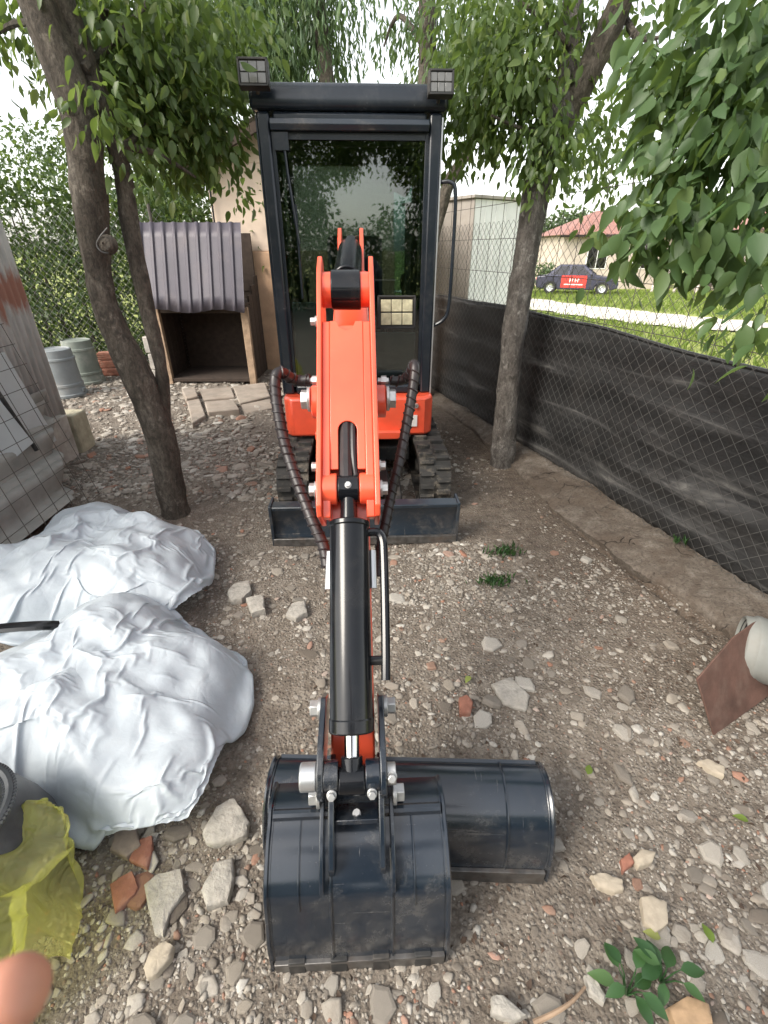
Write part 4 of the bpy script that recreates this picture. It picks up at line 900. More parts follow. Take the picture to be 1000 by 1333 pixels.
# black tub and yellow sack
tub = empty('tub', (-1.06, .63, 0), 0, 'black rubber tub partly covered by the yellow sack', 'tub')
mb = MB(); mb.lathe((-1.06, .63, .0), [(.01, .01), (.17, .01), (.19, .05), (.195, .14), (.185, .2), (.165, .265), (.145, .29), (.14, .32), (.128, .32), (.12, .28), (.1, .1), (.01, .08)], 40); mb.build('bowl', M['tub'], tub)
mb = MB(); pts = [(-1.06 + .137 * math.cos(t * 6.283 / 48), .63 + .137 * math.sin(t * 6.283 / 48), .322) for t in range(49)]; mb.tube(pts, .012, 8)
for t in range(0, 96):
    a = t * 6.283 / 96; mb.tube([(-1.06 + .122 * math.cos(a), .63 + .122 * math.sin(a), .326), (-1.06 + .152 * math.cos(a + .06), .63 + .152 * math.sin(a + .06), .326)], .0045, 5)
mb.build('braided_rim', M['tub'], tub)
sack = cloth_obj('sack', M['sack'], cx=-1.05, cy=.47, rx=.29, ry=.21, Hh=.42, n=84, excess=1.28, sq=.25, seed=5, rot=.25, lump=.6, bend=.015, p=4)
tag(sack, 'translucent yellow green plastic sack slumped in front of the black tub', 'sack')

# ------------------------------------------------------------------ rusty plate and pale pail at the right
Pq = [at(908, 884, Z=.2), at(930, 957, Z=.0), at(1006, 902, Z=.01), at(988, 806, Z=.26), at(955, 830, Z=.27)]
mb = MB(); nrm = (Pq[1] - Pq[0]).cross(Pq[3] - Pq[0]).normalized(); n = len(Pq)
mb.add(Pq + [p - nrm * .007 for p in Pq], [tuple(range(n)), tuple(range(2 * n - 1, n - 1, -1))] + [(i, (i + 1) % n, n + (i + 1) % n, n + i) for i in range(n)])
tag(mb.build('rusty_plate', M['rust'], bevel=.002), 'rusty brown steel plate leaning on the pale drum by the fence', 'plate')
pd = empty('drum', (1.55, 1.42, 0), 0, 'pale grey plastic drum lying on its side behind the rusty plate', 'drum')
mb = MB(); ax = Vector((.85, -.5, .06)).normalized(); c = Vector((1.42, 1.40, .14)); mb.lathe(c, [(.1, .02), (.112, 0), (.118, .006), (.12, .03), (.128, .04), (.128, .055), (.125, .06), (.128, .2), (.135, .22), (.13, .24), (.13, .45), (.02, .46)], 32, ax); mb.build('barrel', simple('grey_drum_plastic', (.2, .205, .19), .6, 0, .12, 8, .2, 40, dirt=(.2, .18, .15), dirt_amt=.5), pd)
mb = MB(); mb.lathe(c, [(.02, .03), (.1, .025), (.105, .01)], 32, ax); mb.build('shaded_mouth', M['dark'], pd)  # dark disc painted as the shaded inside of the open end

# ------------------------------------------------------------------ leaves and trees
def leaf_template(wid=.5, n=5):
    v = []; f = []
    for i in range(n + 1):
        y = i / n; w = wid * .5 * math.sin(math.pi * y ** .78) ** .9 if 0 < i < n else .012
        if i == n: w = .004
        z = -.22 * y * y
        v += [(-w, y, z + .32 * w), (0, y, z), (w, y, z + .32 * w)]
    for i in range(n):
        for k in (0, 1): f.append((i * 3 + k, i * 3 + k + 1, i * 3 + k + 4, i * 3 + k + 3))
    v += [(0, -.28, .05), (.012, 0, 0)]; f.append((1, len(v) - 1, len(v) - 2))
    return v, f
LEAF = {}
def leaf_mesh(wid, mat):
    k = (wid, mat.name)
    if k not in LEAF:
        v, f = leaf_template(wid); me = bpy.data.meshes.new('leaf'); me.from_pydata(v, [], f); me.materials.append(mat)
        me.polygons.foreach_set('use_smooth', [True] * len(me.polygons)); LEAF[k] = me
    return LEAF[k]
def leaf_cloud(blobs, size, droop, seed, twig=.11, per=14):
    """positions, axes, normals and sizes of leaves gathered on twigs inside the blobs"""
    g = np.random.default_rng(seed); C = []; T = []
    for c, r, n in blobs:
        m = max(1, n // per); d = g.normal(size=(m, 3)); d /= np.linalg.norm(d, axis=1)[:, None]
        tw = np.array(c) + d * (g.random((m, 1)) ** .45) * np.array(r)
        idx = g.integers(0, m, n); off = g.normal(size=(n, 3)) * twig * np.array([1, 1, .8]); off[:, 2] -= abs(g.normal(size=n)) * twig * .5 * droop
        C.append(tw[idx] + off); T.append(off)
    C = np.concatenate(C); O = np.concatenate(T); n = len(C)
    A = O / (np.linalg.norm(O, axis=1)[:, None] + 1e-6) * .8 + g.normal(size=(n, 3)) * .5; A[:, 2] -= droop * 1.3; A /= np.linalg.norm(A, axis=1)[:, None]
    N = g.normal(size=(n, 3)) * .6 + np.array([0, 0, .55]); N -= A * (N * A).sum(1)[:, None]; N /= np.linalg.norm(N, axis=1)[:, None] + 1e-9
    s = size * (.42 + 1.0 * g.random(n)); return C, A, N, s, g.random(n)
def leaf_batch(name, C, A, N, s, rnd, wid, mat, parent=None, fine=False):
    B = np.cross(A, N); w = wid * .5
    if fine:
        T = np.array([(0, 0, 0), (-w * .78, .2, .06), (0, .22, 0), (w * .78, .2, .06), (-w * .92, .5, .02), (0, .5, -.07), (w * .92, .5, .02), (-w * .5, .78, -.1), (0, .78, -.14), (w * .5, .78, -.1), (0, 1, -.24)])
        Fq = np.array([(0, 2, 1), (0, 3, 2), (1, 2, 5), (1, 5, 4), (2, 3, 6), (2, 6, 5), (4, 5, 8), (4, 8, 7), (5, 6, 9), (5, 9, 8), (7, 8, 10), (8, 9, 10)])
    else:
        T = np.array([(0, 0, 0), (-w, .42, .12), (0, .45, -.05), (w, .42, .12), (0, 1, -.22)])
        Fq = np.array([(0, 2, 1), (0, 3, 2), (1, 2, 4), (2, 3, 4)])
    V = C[:, None] + s[:, None, None] * (T[None, :, 0, None] * B[:, None] + T[None, :, 1, None] * A[:, None] + T[None, :, 2, None] * N[:, None])
    k = len(C); m = len(T)
    Fa = (Fq[None] + (np.arange(k) * m)[:, None, None]).reshape(-1, 3)
    return link(name, np_mesh(name, V.reshape(-1, 3), Fa, mat, True, {'rnd': np.repeat(rnd, m)}), None, parent)
def project(C):
    d = C[:, 1] * CT + (H - C[:, 2]) * SN; u = -(H - C[:, 2]) * CT + C[:, 1] * SN
    return 500 + F * C[:, 0] / d, 666 - F * u / d, d
def crown(parent, blobs, size, wid, mat, droop, seed, singles=0, twig=.11, per=14):
    C, A, N, s, rnd = leaf_cloud(blobs, size, droop, seed, twig, per)
    if singles:
        px, py, d = project(C); vis = (px > 5) & (px < 995) & (py > 3) & (py < 1330) & (d > .2)
        rank = np.where(vis, s / d, -1); pick = np.argsort(-rank)[:singles]; pick = pick[rank[pick] > 0]
        me = leaf_mesh(wid, mat)
        for i in pick:
            o = link('leaf', me, None, parent); a, n_ = Vector(A[i]), Vector(N[i]); b = a.cross(n_)
            m = Matrix((b, a, n_)).transposed().to_4x4(); m = Matrix.Translation(Vector(C[i]) - Vector(parent.location)) @ m @ Matrix.Scale(float(s[i]), 4)
            o.matrix_local = m
        k = np.ones(len(C), bool); k[pick] = False; C, A, N, s, rnd = C[k], A[k], N[k], s[k], rnd[k]
    if len(C):
        o = leaf_batch('foliage', C - np.array(parent.location), A, N, s, rnd, wid, mat, parent, singles > 0); o['kind'] = 'stuff'
def limb(mb, pts, rad, seg=12, seed=0, rough=.05):
    g = random.Random(seed); P = smooth_path(pts, 6); n = len(P); rs = []
    for i in range(n):
        t = i / (n - 1) * (len(rad) - 1); k = min(int(t), len(rad) - 2); rs.append((rad[k] + (rad[k + 1] - rad[k]) * (t - k)) * (1 + rough * (g.random() - .5) * 2))
    i0 = len(mb.v); mb.tube(P, rs, seg)
    for i in range(i0, len(mb.v)):
        x, y, z = mb.v[i]; j = (i - i0) // seg; c = P[min(j, n - 1)]; q = 1 + rough * 1.6 * (float(vnoise((i - i0) % seg * 1.3, z * 6 + seed, seed)) - .5) * 2
        mb.v[i] = (c.x + (x - c.x) * q, c.y + (y - c.y) * q, z)
    return P
def A3(px, py, Y): return at(px, py, Y=Y)

# left tree, two stems
lt = empty('plum_tree', at(228, 668, Z=0), 0, 'dark forked tree with two stems standing beside the upper white bag', 'tree')
mb = MB(); y0 = lt.location.y
limb(mb, [(lt.location.x + .01, y0, -.08), (lt.location.x + .005, y0, .1), A3(207, 560, y0), A3(174, 480, y0), A3(138, 400, y0), A3(122, 310, y0), A3(116, 240, y0), A3(103, 150, y0), A3(72, 60, y0), A3(35, -40, y0), A3(-30, -200, y0)], [.1, .086, .084, .086, .07, .06, .08, .078, .078, .08, .075, .06], 18, 3)
mb.build('trunk', M['bark'], lt)
mb = MB(); limb(mb, [A3(212, 545, y0 + .05), A3(210, 480, y0 + .06), A3(191, 400, y0 + .08), A3(171, 300, y0 + .1), A3(158, 215, y0 + .1), A3(128, 120, y0 + .06), A3(98, 40, y0 + .05), A3(60, -60, y0)], [.045, .034, .042, .046, .042, .043, .045, .045], 14, 5); mb.build('stem', M['bark'], lt)
mb = MB(); k = at(138, 318, Y=y0 - .1); mb.lathe(k + Vector((0, .03, 0)), [(.045, 0), (.042, .02), (.03, .045), (.005, .055)], 12, (0, -1, .1)); mb.build('cut_knot', M['bark'], lt)
mb = MB(); mb.tube(smooth_path([at(140, 296, Y=y0 - .1), at(130, 308, Y=y0 - .12), at(126, 318, Y=y0 - .12), at(132, 327, Y=y0 - .12), at(142, 329, Y=y0 - .1)], 5), .004, 6); tag(mb.build('wire_loop', M['wire']), 'pale wire loop hanging round the knot of the left tree', 'wire')
br = MB()
for pts in ([A3(150, 200, y0 + .1), A3(185, 170, y0 + .3), A3(230, 120, y0 + .6), A3(280, 60, y0 + .8)], [A3(110, 90, y0), A3(170, 30, y0 + .3), A3(240, -60, y0 + .6)], [A3(160, 190, y0 + .1), A3(205, 200, y0 + .2), A3(255, 230, y0 + .35)], [A3(60, 40, y0), A3(20, 30, y0 + .3), A3(-30, 60, y0 + .6)], [A3(135, 10, y0 + .2), A3(137, 80, y0 + .25), A3(140, 140, y0 + .25)]):
    limb(br, pts, [.022, .014, .006], 7, 4)
br.build('branch', M['bark'], lt)
crown(lt, [(A3(150, 60, y0 + .35), (.3, .35, .28), 900), (A3(210, 110, y0 + .5), (.36, .4, .38), 1700), (A3(245, 50, y0 + .9), (.42, .5, .38), 1300), (A3(240, 168, y0 + .6), (.3, .3, .2), 900), (A3(150, 150, y0 - .05), (.1, .1, .16), 120), (A3(185, 5, y0 + .5), (.6, .6, .3), 1300), (A3(20, 20, y0 + .5), (.4, .4, .22), 500), (A3(135, 135, y0 - .12), (.06, .05, .1), 40), (A3(300, 225, y0 + 1.2), (.07, .1, .1), 40), (Vector((-1.3, 2.8, 3.5)), (1.2, 1.2, .6), 1300)], .062, .5, M['leaf'], .75, 21, 290, .09)

# right tree
ry = 3.52; rt = empty('plum_tree', (at(655, 606, Z=0).x, ry, 0), 0, 'grey trunked tree leaning in front of the black fence sheet', 'tree')
mb = MB(); limb(mb, [(rt.location.x, ry, -.06), A3(655, 585, ry), A3(661, 520, ry), A3(668, 440, ry), A3(682, 350, ry), A3(695, 270, ry), A3(708, 200, ry), A3(728, 150, ry), A3(745, 110, ry)], [.098, .095, .085, .08, .08, .078, .078, .088, .095, .07], 18, 8); mb.build('trunk', M['bark_grey'], rt)
mb = MB(); limb(mb, [A3(728, 165, ry), A3(752, 120, ry - .03), A3(785, 55, ry - .06), A3(815, -20, ry - .1), A3(850, -120, ry - .1)], [.06, .075, .068, .06, .05], 14, 9); mb.build('limb', M['bark'], rt)
mb = MB(); limb(mb, [A3(725, 165, ry), A3(738, 100, ry + .04), A3(746, 30, ry + .06), A3(746, -60, ry + .1)], [.06, .062, .055, .045], 12, 10); mb.build('limb', M['bark_grey'], rt)
br = MB()
for pts in ([A3(735, 110, ry), A3(690, 90, ry + .2), A3(640, 50, ry + .3), A3(590, 20, ry + .5)], [A3(815, 25, ry), A3(835, 50, ry - .2), A3(870, 45, ry - .3)], [A3(820, 35, ry), A3(838, 70, ry - .2), A3(835, 110, ry - .2)], [A3(725, 160, ry), A3(690, 170, ry - .1), A3(640, 150, ry - .2)], [A3(740, 60, ry), A3(700, 20, ry), A3(660, -10, ry)]):
    limb(br, pts, [.02, .013, .006], 7, 4)
for q in range(8):
    a = A3(825 + q * 4, 40 + q, ry - .2); br.tube([a, A3(800 + q * 9, 80 + 6 * q % 40, ry - .25), A3(795 + q * 8, 110 + 17 * q % 60, ry - .25)], [.005, .003, .0015], 5)
br.build('branch', M['bark'], rt)
crown(rt, [(A3(660, 60, ry), (.33, .4, .3), 1500), (A3(630, 120, ry + .1), (.2, .3, .25), 750), (A3(690, 150, ry - .05), (.2, .22, .2), 650), (A3(720, 190, ry - .15), (.17, .15, .14), 300), (A3(745, 30, ry + .1), (.4, .4, .25), 600), (A3(615, 20, ry + .4), (.3, .4, .25), 700), (A3(770, 165, ry + .6), (.25, .3, .28), 480), (A3(700, 210, ry - .16), (.12, .1, .1), 130), (A3(600, 175, ry + .4), (.14, .2, .2), 220), (Vector((1.2, 3.7, 3.4)), (1.2, 1.2, .5), 1200), (A3(790, 200, ry + 1.2), (.3, .3, .3), 320)], .058, .48, M['leaf'], .85, 22, 290, .085)

# tree outside the frame at the right whose big leaves hang into view
nt_ = empty('broadleaf_tree', (2.75, 2.0, 0), 0, 'broad leaved tree whose large leaves hang in from the upper right', 'tree')
mb = MB(); limb(mb, [(2.75, 2.0, -.05), (2.7, 1.95, 1.0), (2.55, 1.85, 2.0), (2.3, 1.7, 2.7), (2.0, 1.6, 3.2)], [.1, .09, .08, .065, .05], 14, 2); mb.build('trunk', M['bark'], nt_)
br = MB()
for pts in ([(2.5, 1.8, 2.2), A3(1040, 40, 1.5), A3(960, 120, 1.45), A3(880, 210, 1.4), A3(830, 290, 1.4)], [(2.55, 1.85, 2.0), A3(1080, 180, 1.4), A3(980, 240, 1.3), A3(900, 300, 1.25)], [(2.6, 1.85, 1.9), A3(1090, 330, 1.3), A3(1010, 370, 1.2), A3(940, 420, 1.15)], [A3(960, 120, 1.45), A3(900, 90, 1.5), A3(850, 60, 1.55)]):
    limb(br, pts, [.016, .009, .006, .003], 7, 3)
br.build('branch', M['weed'], nt_)
nb = []
for px, py, Y, r, n in ((960, 60, 1.5, .13, 95), (900, 80, 1.55, .1, 55), (990, 160, 1.4, .12, 70), (930, 170, 1.45, .12, 80), (880, 150, 1.55, .08, 36), (870, 240, 1.42, .09, 52), (940, 260, 1.35, .1, 58), (990, 270, 1.3, .08, 34), (838, 285, 1.4, .05, 22), (890, 300, 1.3, .06, 26), (810, 318, 1.42, .025, 6), (908, 345, 1.25, .025, 5), (985, 350, 1.15, .04, 12), (965, 425, 1.12, .03, 8), (995, 430, 1.1, .04, 9), (868, 345, 1.35, .015, 2), (1060, 120, 1.4, .16, 60), (1060, 300, 1.25, .15, 40), (980, -60, 1.5, .2, 60), (880, 20, 1.7, .12, 40)):
    nb.append((A3(px, py, Y), (r, r * 1.2, r), n))
nb = [(c, r_, int(n * 2.4)) for c, r_, n in nb]
crown(nt_, nb, .054, .56, M['leaf_near'], .9, 23, 299, .045, 6)

# tree behind the cab, seen as a brown trunk above the roof
bt = empty('willow_tree', (.38, 5.4, 0), 0, 'tall brown trunk rising behind the excavator cab with drooping narrow leaves', 'tree')
mb = MB(); limb(mb, [(.4, 5.4, -.05), (.39, 5.4, 1), (.38, 5.4, 2.2), (.36, 5.4, 3.2), (.3, 5.4, 4.2)], [.12, .1, .08, .07, .05], 12, 1); mb.build('trunk', M['bark'], bt)
mb = MB(); limb(mb, [(.4, 5.4, 1.2), A3(580, 250, 5.4), A3(600, 212, 5.4), A3(612, 190, 5.4), A3(618, 120, 5.5)], [.05, .06, .05, .04, .03], 10, 6); limb(mb, [(.36, 5.4, 3.0), A3(520, 20, 5.6), A3(500, 60, 5.9)], [.03, .02, .008], 7, 6); mb.build('limb', M['bark'], bt)
crown(bt, [(A3(600, 60, 5.4), (.35, .5, .4), 900), (A3(545, 10, 5.6), (.4, .5, .15), 280), (A3(510, 60, 6.2), (.12, .3, .3), 70), (A3(572, 90, 6), (.2, .3, .2), 200), (Vector((.3, 5.4, 4.1)), (1.2, 1.2, .5), 1200)], .085, .26, M['willow'], 1.2, 24, 0, .1)
for (px, Y, seed, lab) in ((420, 8.6, 31, 'drooping pale willow behind the cab roof and its left lamp'), (345, 9.4, 32, 'drooping willow behind the small plastered house')):
    c = at(px, 60, Y=Y); wt = empty('willow_tree', (c.x, Y, 0), 0, lab, 'tree')
    mb = MB(); limb(mb, [(c.x + .2, Y, -.1), (c.x + .15, Y, 2.2), (c.x, Y, 4), (c.x - .1, Y, 6)], [.16, .13, .1, .05], 10, seed); mb.build('trunk', M['bark'], wt)
    bl_ = [(at(px + dx, py, Y=Y + dy), (.55, .7, .75), n) for dx, py, dy, n in ((-70, 60, 0, 1500), (-10, 40, .3, 1200), (25, 10, -.2, 500), (-110, 20, .4, 1500), (-20, -70, 0, 1500))]
    crown(wt, bl_, .13, .22, M['willow'], 1.6, seed, 0, .14)

# hedge and trees along the left and back boundary
hd = empty('hedge', (-5.4, 7.6, 0), 0, 'dense dark green hedge behind the wire fence at the left', 'hedge')
hb = []
g = random.Random(3)
for i in range(34):
    x = -9.5 + i * .24 + g.random() * .2; zt = 2.0 + .5 * g.random() + (.5 if x < -6 else 0)
    for z in (.35, .95, 1.5, zt): hb.append((Vector((x, 7.3 + .5 * g.random(), z)), (.42, .45, .42), 330))
crown(hd, hb, .075, .55, M['hedge'], .3, 41, 0, .12, 18)
mb = MB()
for i in range(26): x = -9.4 + i * .31; mb.tube([(x, 7.6, -.1), (x + g.gauss(0, .06), 7.55, 1), (x + g.gauss(0, .15), 7.6, 2)], [.03, .02, .008], 6)
mb.build('stem', M['bark'], hd)
for j, (x, y, h_, w_, n, lab) in enumerate(((-8.2, 10.5, 4.6, 1.5, 6500, 'rounded green tree over the hedge at the far left'), (-4.6, 10.8, 5.6, 1.7, 9000, 'tall yellow green tree over the hedge left of the small house'), (-3.2, 9.2, 3.6, .9, 4200, 'bright bushy young tree behind the purple roofed kennel'))):
    tr_ = empty('tree', (x, y, 0), 0, lab, 'tree'); mb = MB(); limb(mb, [(x, y, -.1), (x + .05, y, h_ * .4), (x - .1, y, h_ * .8)], [.12, .09, .04], 9, j); mb.build('trunk', M['bark'], tr_)
    g = random.Random(j); bl_ = []
    for k in range(14):
        a = g.random() * 6.283; r = w_ * (.3 + .6 * g.random()); bl_.append((Vector((x + math.cos(a) * r, y + math.sin(a) * r * .8, h_ * (.3 + .65 * g.random()))), (.5, .5, .45), n // 14))
    crown(tr_, bl_, .1, .5, M['far_leaf'] if j else M['leaf'], .5, 50 + j, 0, .14, 18)
# bare-wire fence in front of the hedge
def link_wires(mb, P0, P1, z0, z1, pitch, r, off=Vector((0, 0, 0))):
    d = P1 - P0; L = d.length; d.normalize(); nv = Vector((-d.y, d.x, 0)); hh = z1 - z0
    u = -hh
    while u < L:
        for s in (0, 1):
            a0, a1 = max(u, 0), min(u + hh, L)
            if a1 - a0 < .01: continue
            za, zb = (a0 - u, a1 - u) if s == 0 else (hh - (a0 - u), hh - (a1 - u))
            o_ = off + nv * (r * (1 if s else -1))
            mb.tube([P0 + d * a0 + o_ + Vector((0, 0, z0 + za)), P0 + d * a1 + o_ + Vector((0, 0, z0 + zb))], r, 3, False)
        u += pitch
lf = empty('wire_fence', (-5.5, 6.5, 0), 0, 'grey diamond mesh fence standing in front of the hedge', 'fence')
mb = MB(); link_wires(mb, Vector((-8.6, 6.5, 0)), Vector((-2.7, 6.75, 0)), .03, 1.95, .09, .0022); o = mb.build('diamond_mesh', M['wire_bright'], lf, 0, False); o['kind'] = 'stuff'
for k in range(4):
    mb = MB(); x = -8.5 + k * 1.9; mb.cyl((x, 6.56 + .04 * k, -.1), (x, 6.56 + .04 * k, 2.0), .02, 8); mb.build('post', M['wire_dark'], lf)

# ------------------------------------------------------------------ right boundary fence
FD = Vector((-.324, 1, 0)).normalized(); FP = Vector((fence_x(.75), .75, 0)); FL = 6.2; FN = Vector((FD.y, -FD.x, 0))   # FN points out of the yard
rf = empty('wire_fence', FP + FD * 3, 0, 'tall wire fence lined with black plastic sheet along the right side', 'fence')
mb = MB(); link_wires(mb, FP, FP + FD * FL, .07, 1.72, .075, .0016, FN * -.02); o = mb.build('diamond_mesh', M['wire'], rf, 0, False); o['kind'] = 'stuff'
nu, nz = 230, 34; vs = []
for i in range(nu + 1):
    u = FL * i / nu
    for k in range(nz + 1):
        t = k / nz; zt = 1.09 - .12 * max(0, 1 - u / 2.6) + .008 * math.sin(u * 2.1) + .005 * math.sin(u * 5.3 + 1); z = .07 + (zt - .07) * t
        fold = .016 * (float(fbm(u * .55 + z * .5, z * 5.5, 61, 3)) - .45) * 2 + .013 * abs(math.sin(z * 15 + .25 * u + 1.0 * float(vnoise(u * .9, z * 2, 7)))) + .03 * max(0, math.sin(u * 3.3)) ** 8 * (1 - t)
        p = FP + FD * u + FN * (.012 + fold * (1 - .6 * t ** 6)); vs.append((p.x, p.y, z))
mb = MB(); mb.add(vs, [(i * (nz + 1) + k, i * (nz + 1) + k + 1, (i + 1) * (nz + 1) + k + 1, (i + 1) * (nz + 1) + k) for i in range(nu) for k in range(nz)])
o = mb.build('plastic_sheet', M['sheet'], rf, 0, True, ang=80)
sm = o.modifiers.new('thick', 'SOLIDIFY'); sm.thickness = .002
mb = MB(); mb.tube([FP + FD * (FL * i / 40) + FN * .02 + Vector((0, 0, 1.095 - .12 * max(0, 1 - FL * i / 40 / 2.6) + .008 * math.sin(FL * i / 40 * 2.1) + .005 * math.sin(FL * i / 40 * 5.3 + 1))) for i in range(41)], .011, 6); mb.build('sheet_hem', M['sheet'], rf)
mb = MB(); u = 0
while u < FL:
    p = FP + FD * u + FN * .075; mb.tube([p + Vector((0, 0, .1)), p + Vector((0, 0, 2.0 + .03 * random.random()))], .0022, 4); u += .2
for z in (.35, .6, .85, 1.1, 1.35, 1.6, 1.85): mb.tube([FP + FN * .08 + Vector((0, 0, z)), FP + FD * FL + FN * .08 + Vector((0, 0, z))], .0022, 4)
o = mb.build('welded_wire', M['wire_dark'], rf, 0, False); o['kind'] = 'stuff'
for u in (.25, 6.1):
    mb = MB(); p = FP + FD * u + FN * .11; mb.box(p + Vector((0, 0, .95)), (.04, .04, 2.0)); mb.build('post', M['wire_dark'], rf, .003)

# ------------------------------------------------------------------ left side: corrugated wall, boards, fibre sheets, wire panel, pails, bricks
cw = empty('corrugated_wall', (-2.62, 2.6, 0), 0, 'grey corrugated metal wall with a faded red band at the left', 'wall')
def corr(y0_, y1_, x, z0_, z1_, pitch, amp):
    n = int((y1_ - y0_) / pitch * 8); vs = []
    for i in range(n + 1):
        y = y0_ + (y1_ - y0_) * i / n; xx = x + amp * math.sin((y - y0_) / pitch * 6.283)
        for z in (z0_, (z0_ + z1_) / 2, z1_): vs.append((xx, y, z))
    return vs, [(i * 3 + k, i * 3 + k + 1, (i + 1) * 3 + k + 1, (i + 1) * 3 + k) for i in range(n) for k in (0, 1)]
for k, (a, b) in enumerate(((1.0, 1.95), (1.92, 2.87), (2.84, 3.79))):
    mb = MB(); mb.add(*corr(a, b, -2.62 + .004 * (k % 2), .3 + .02 * k, 2.65, .066, .010)); o = mb.build('corrugated_sheet', M['rusty_sheet'], cw, ang=80)
    sm = o.modifiers.new('thick', 'SOLIDIFY'); sm.thickness = .0012
for y in (1.05, 3.72):
    mb = MB(); mb.box((-2.69, y, 1.3), (.07, .07, 2.75)); mb.build('post', M['wood'], cw, .004)
mb = MB(); mb.box2((-2.8, .9, -.05), (-2.56, 3.72, .36)); mb.build('plinth', M['concrete'], cw, .01)
def lean_board(pq, th, name, mat, label, cat):
    mb = MB(); P = [Vector(p) for p in pq]; nn = (P[1] - P[0]).cross(P[2] - P[0]).normalized()
    mb.add(P + [p - nn * th for p in P], [(0, 1, 2, 3), (7, 6, 5, 4)] + [(i, (i + 1) % 4, 4 + (i + 1) % 4, 4 + i) for i in range(4)])
    return tag(mb.build(name, mat, bevel=.003), label, cat)
lean_board([at(70, 572, Y=3.3), at(-30, 640, Y=2.7), at(-110, 470, Y=2.66), at(2, 458, Y=3.26)], .03, 'board', M['white_board'], 'white flat board leaning on the corrugated wall', 'board')
lean_board([at(42, 575, Y=2.94), at(-60, 660, Y=2.5), at(-120, 560, Y=2.46), at(-2, 520, Y=2.9)], .02, 'board', M['white_board'], 'smaller white board with a black edge leaning below the other', 'board')
mb = MB(); mb.tube([at(48, 586, Y=2.96), at(-6, 505, Y=2.94)], .014, 6); tag(mb.build('bar', M['dark']), 'black bar along the edge of the smaller white board', 'bar')
# wavy fibre cement sheets leaning at the foot of the wall
def wavy(xa, za, xb, zb, y0_, y1_, waves, amp, skew, th=.008):
    m, n = waves * 12, 10; top = []; 
    d = Vector((xb - xa, 0, zb - za)); nn = Vector((-d.z, 0, d.x)).normalized()
    nn = nn if nn.z > 0 else -nn
    for s in (0, 1):
        for i in range(m + 1):
            t = i / m
            for k in range(n + 1):
                y = y0_ + (y1_ - y0_) * k / n - skew * t; p = Vector((xa, y, za)) + d * t + nn * (amp * math.cos(t * waves * 6.283) - s * th); top.append(p)
    q = (m + 1) * (n + 1); fs = []
    for s in (0, 1): fs += [(s * q + i * (n + 1) + k, s * q + i * (n + 1) + k + 1, s * q + (i + 1) * (n + 1) + k + 1, s * q + (i + 1) * (n + 1) + k) for i in range(m) for k in range(n)]
    fs += [(i * (n + 1) + n, (i + 1) * (n + 1) + n, q + (i + 1) * (n + 1) + n, q + i * (n + 1) + n) for i in range(m)]
    return top, fs
for j, (xa, za, xb, zb, y1_, lab) in enumerate(((-2.57, .50, -2.06, .06, 3.5, 'front wavy fibre cement sheet leaning against the corrugated wall'), (-2.62, .56, -2.14, .04, 3.62, 'wavy fibre cement sheet just behind the front one'))):
    mb = MB(); mb.add(*wavy(xa, za, xb, zb, 1.7, y1_, 3, .05, .75)); tag(mb.build('fibre_sheet', M['fibre'], ang=70), lab, 'roofing sheet', 'wavy sheets by the wall')
# stone block at the wall's end
mb = MB(); mb.box((-2.66, 3.86, .16), (.22, .2, .34)); tag(mb.build('block', simple('mossy_block', (.36, .33, .24), .95, 0, .3, 12, .6, 40, .01), bevel=.012), 'mossy pale block at the far end of the corrugated wall', 'block')
# welded wire panel
wp_ = empty('wire_mesh', (-2.2, 2.7, 0), 0, 'dark welded wire panel leaning in front of the white boards', 'wire mesh')
mb = MB(); ta, tb = Vector((-2.47, 0, 1.1)), Vector((-1.99, 0, .03))
for k in range(14): y = 1.5 + k * .135; mb.tube([ta + Vector((0, y, 0)), tb + Vector((0, y - .3, 0))], .0022, 4)
for k in range(10):
    t = k / 9; p = ta.lerp(tb, t); mb.tube([p + Vector((0, 1.4 - .3 * t, 0)), p + Vector((0, 3.28 - .3 * t, 0))], .0022, 4)
mb.build('welded_wire', M['wire_dark'], wp_, 0, False)['kind'] = 'stuff'
# upturned pails
def pail(c, rb, rt_, h_, label, mat):
    e = empty('pail', c, 0, label, 'pail', 'upturned pails by the hedge'); mb = MB(); x, y, z = c
    mb.lathe(c, [(rb - .01, -.02), (rb, .0), (rb + .012, .01), (rb + .012, .035), (rb, .045), (rb - .012, .12), (rb - .004, .125), (rb - .006, .15), (rb - .016, .155), (rt_ + .012, h_ * .78), (rt_ + .02, h_ * .79), (rt_ + .018, h_ * .83), (rt_ + .006, h_ * .84), (rt_, h_), (rt_ - .012, h_ + .006), (rt_ - .02, h_ - .006), (.01, h_ - .008)], 32); mb.build('shell', mat, e)
    for s in (-1, 1):
        mb = MB(); mb.box((x + s * (rb - .0), y, z + .07), (.03, .06, .04)); mb.build('handle_lug', mat, e, .004)
    return e
a = at(90, 516, Z=0); pail((a.x, a.y, .02), .2, .165, .52, 'grey upturned plastic pail, nearer of the two by the hedge', M['pail'])
a = at(103, 505, Z=0); pail((a.x, a.y + .22, .02), .2, .165, .52, 'greenish grey upturned pail half hidden behind the nearer one', simple('green_grey_plastic', (.18, .205, .18), .6, 0, .15, 6, .05, 40, dirt=(.4, .37, .33), dirt_amt=.5))
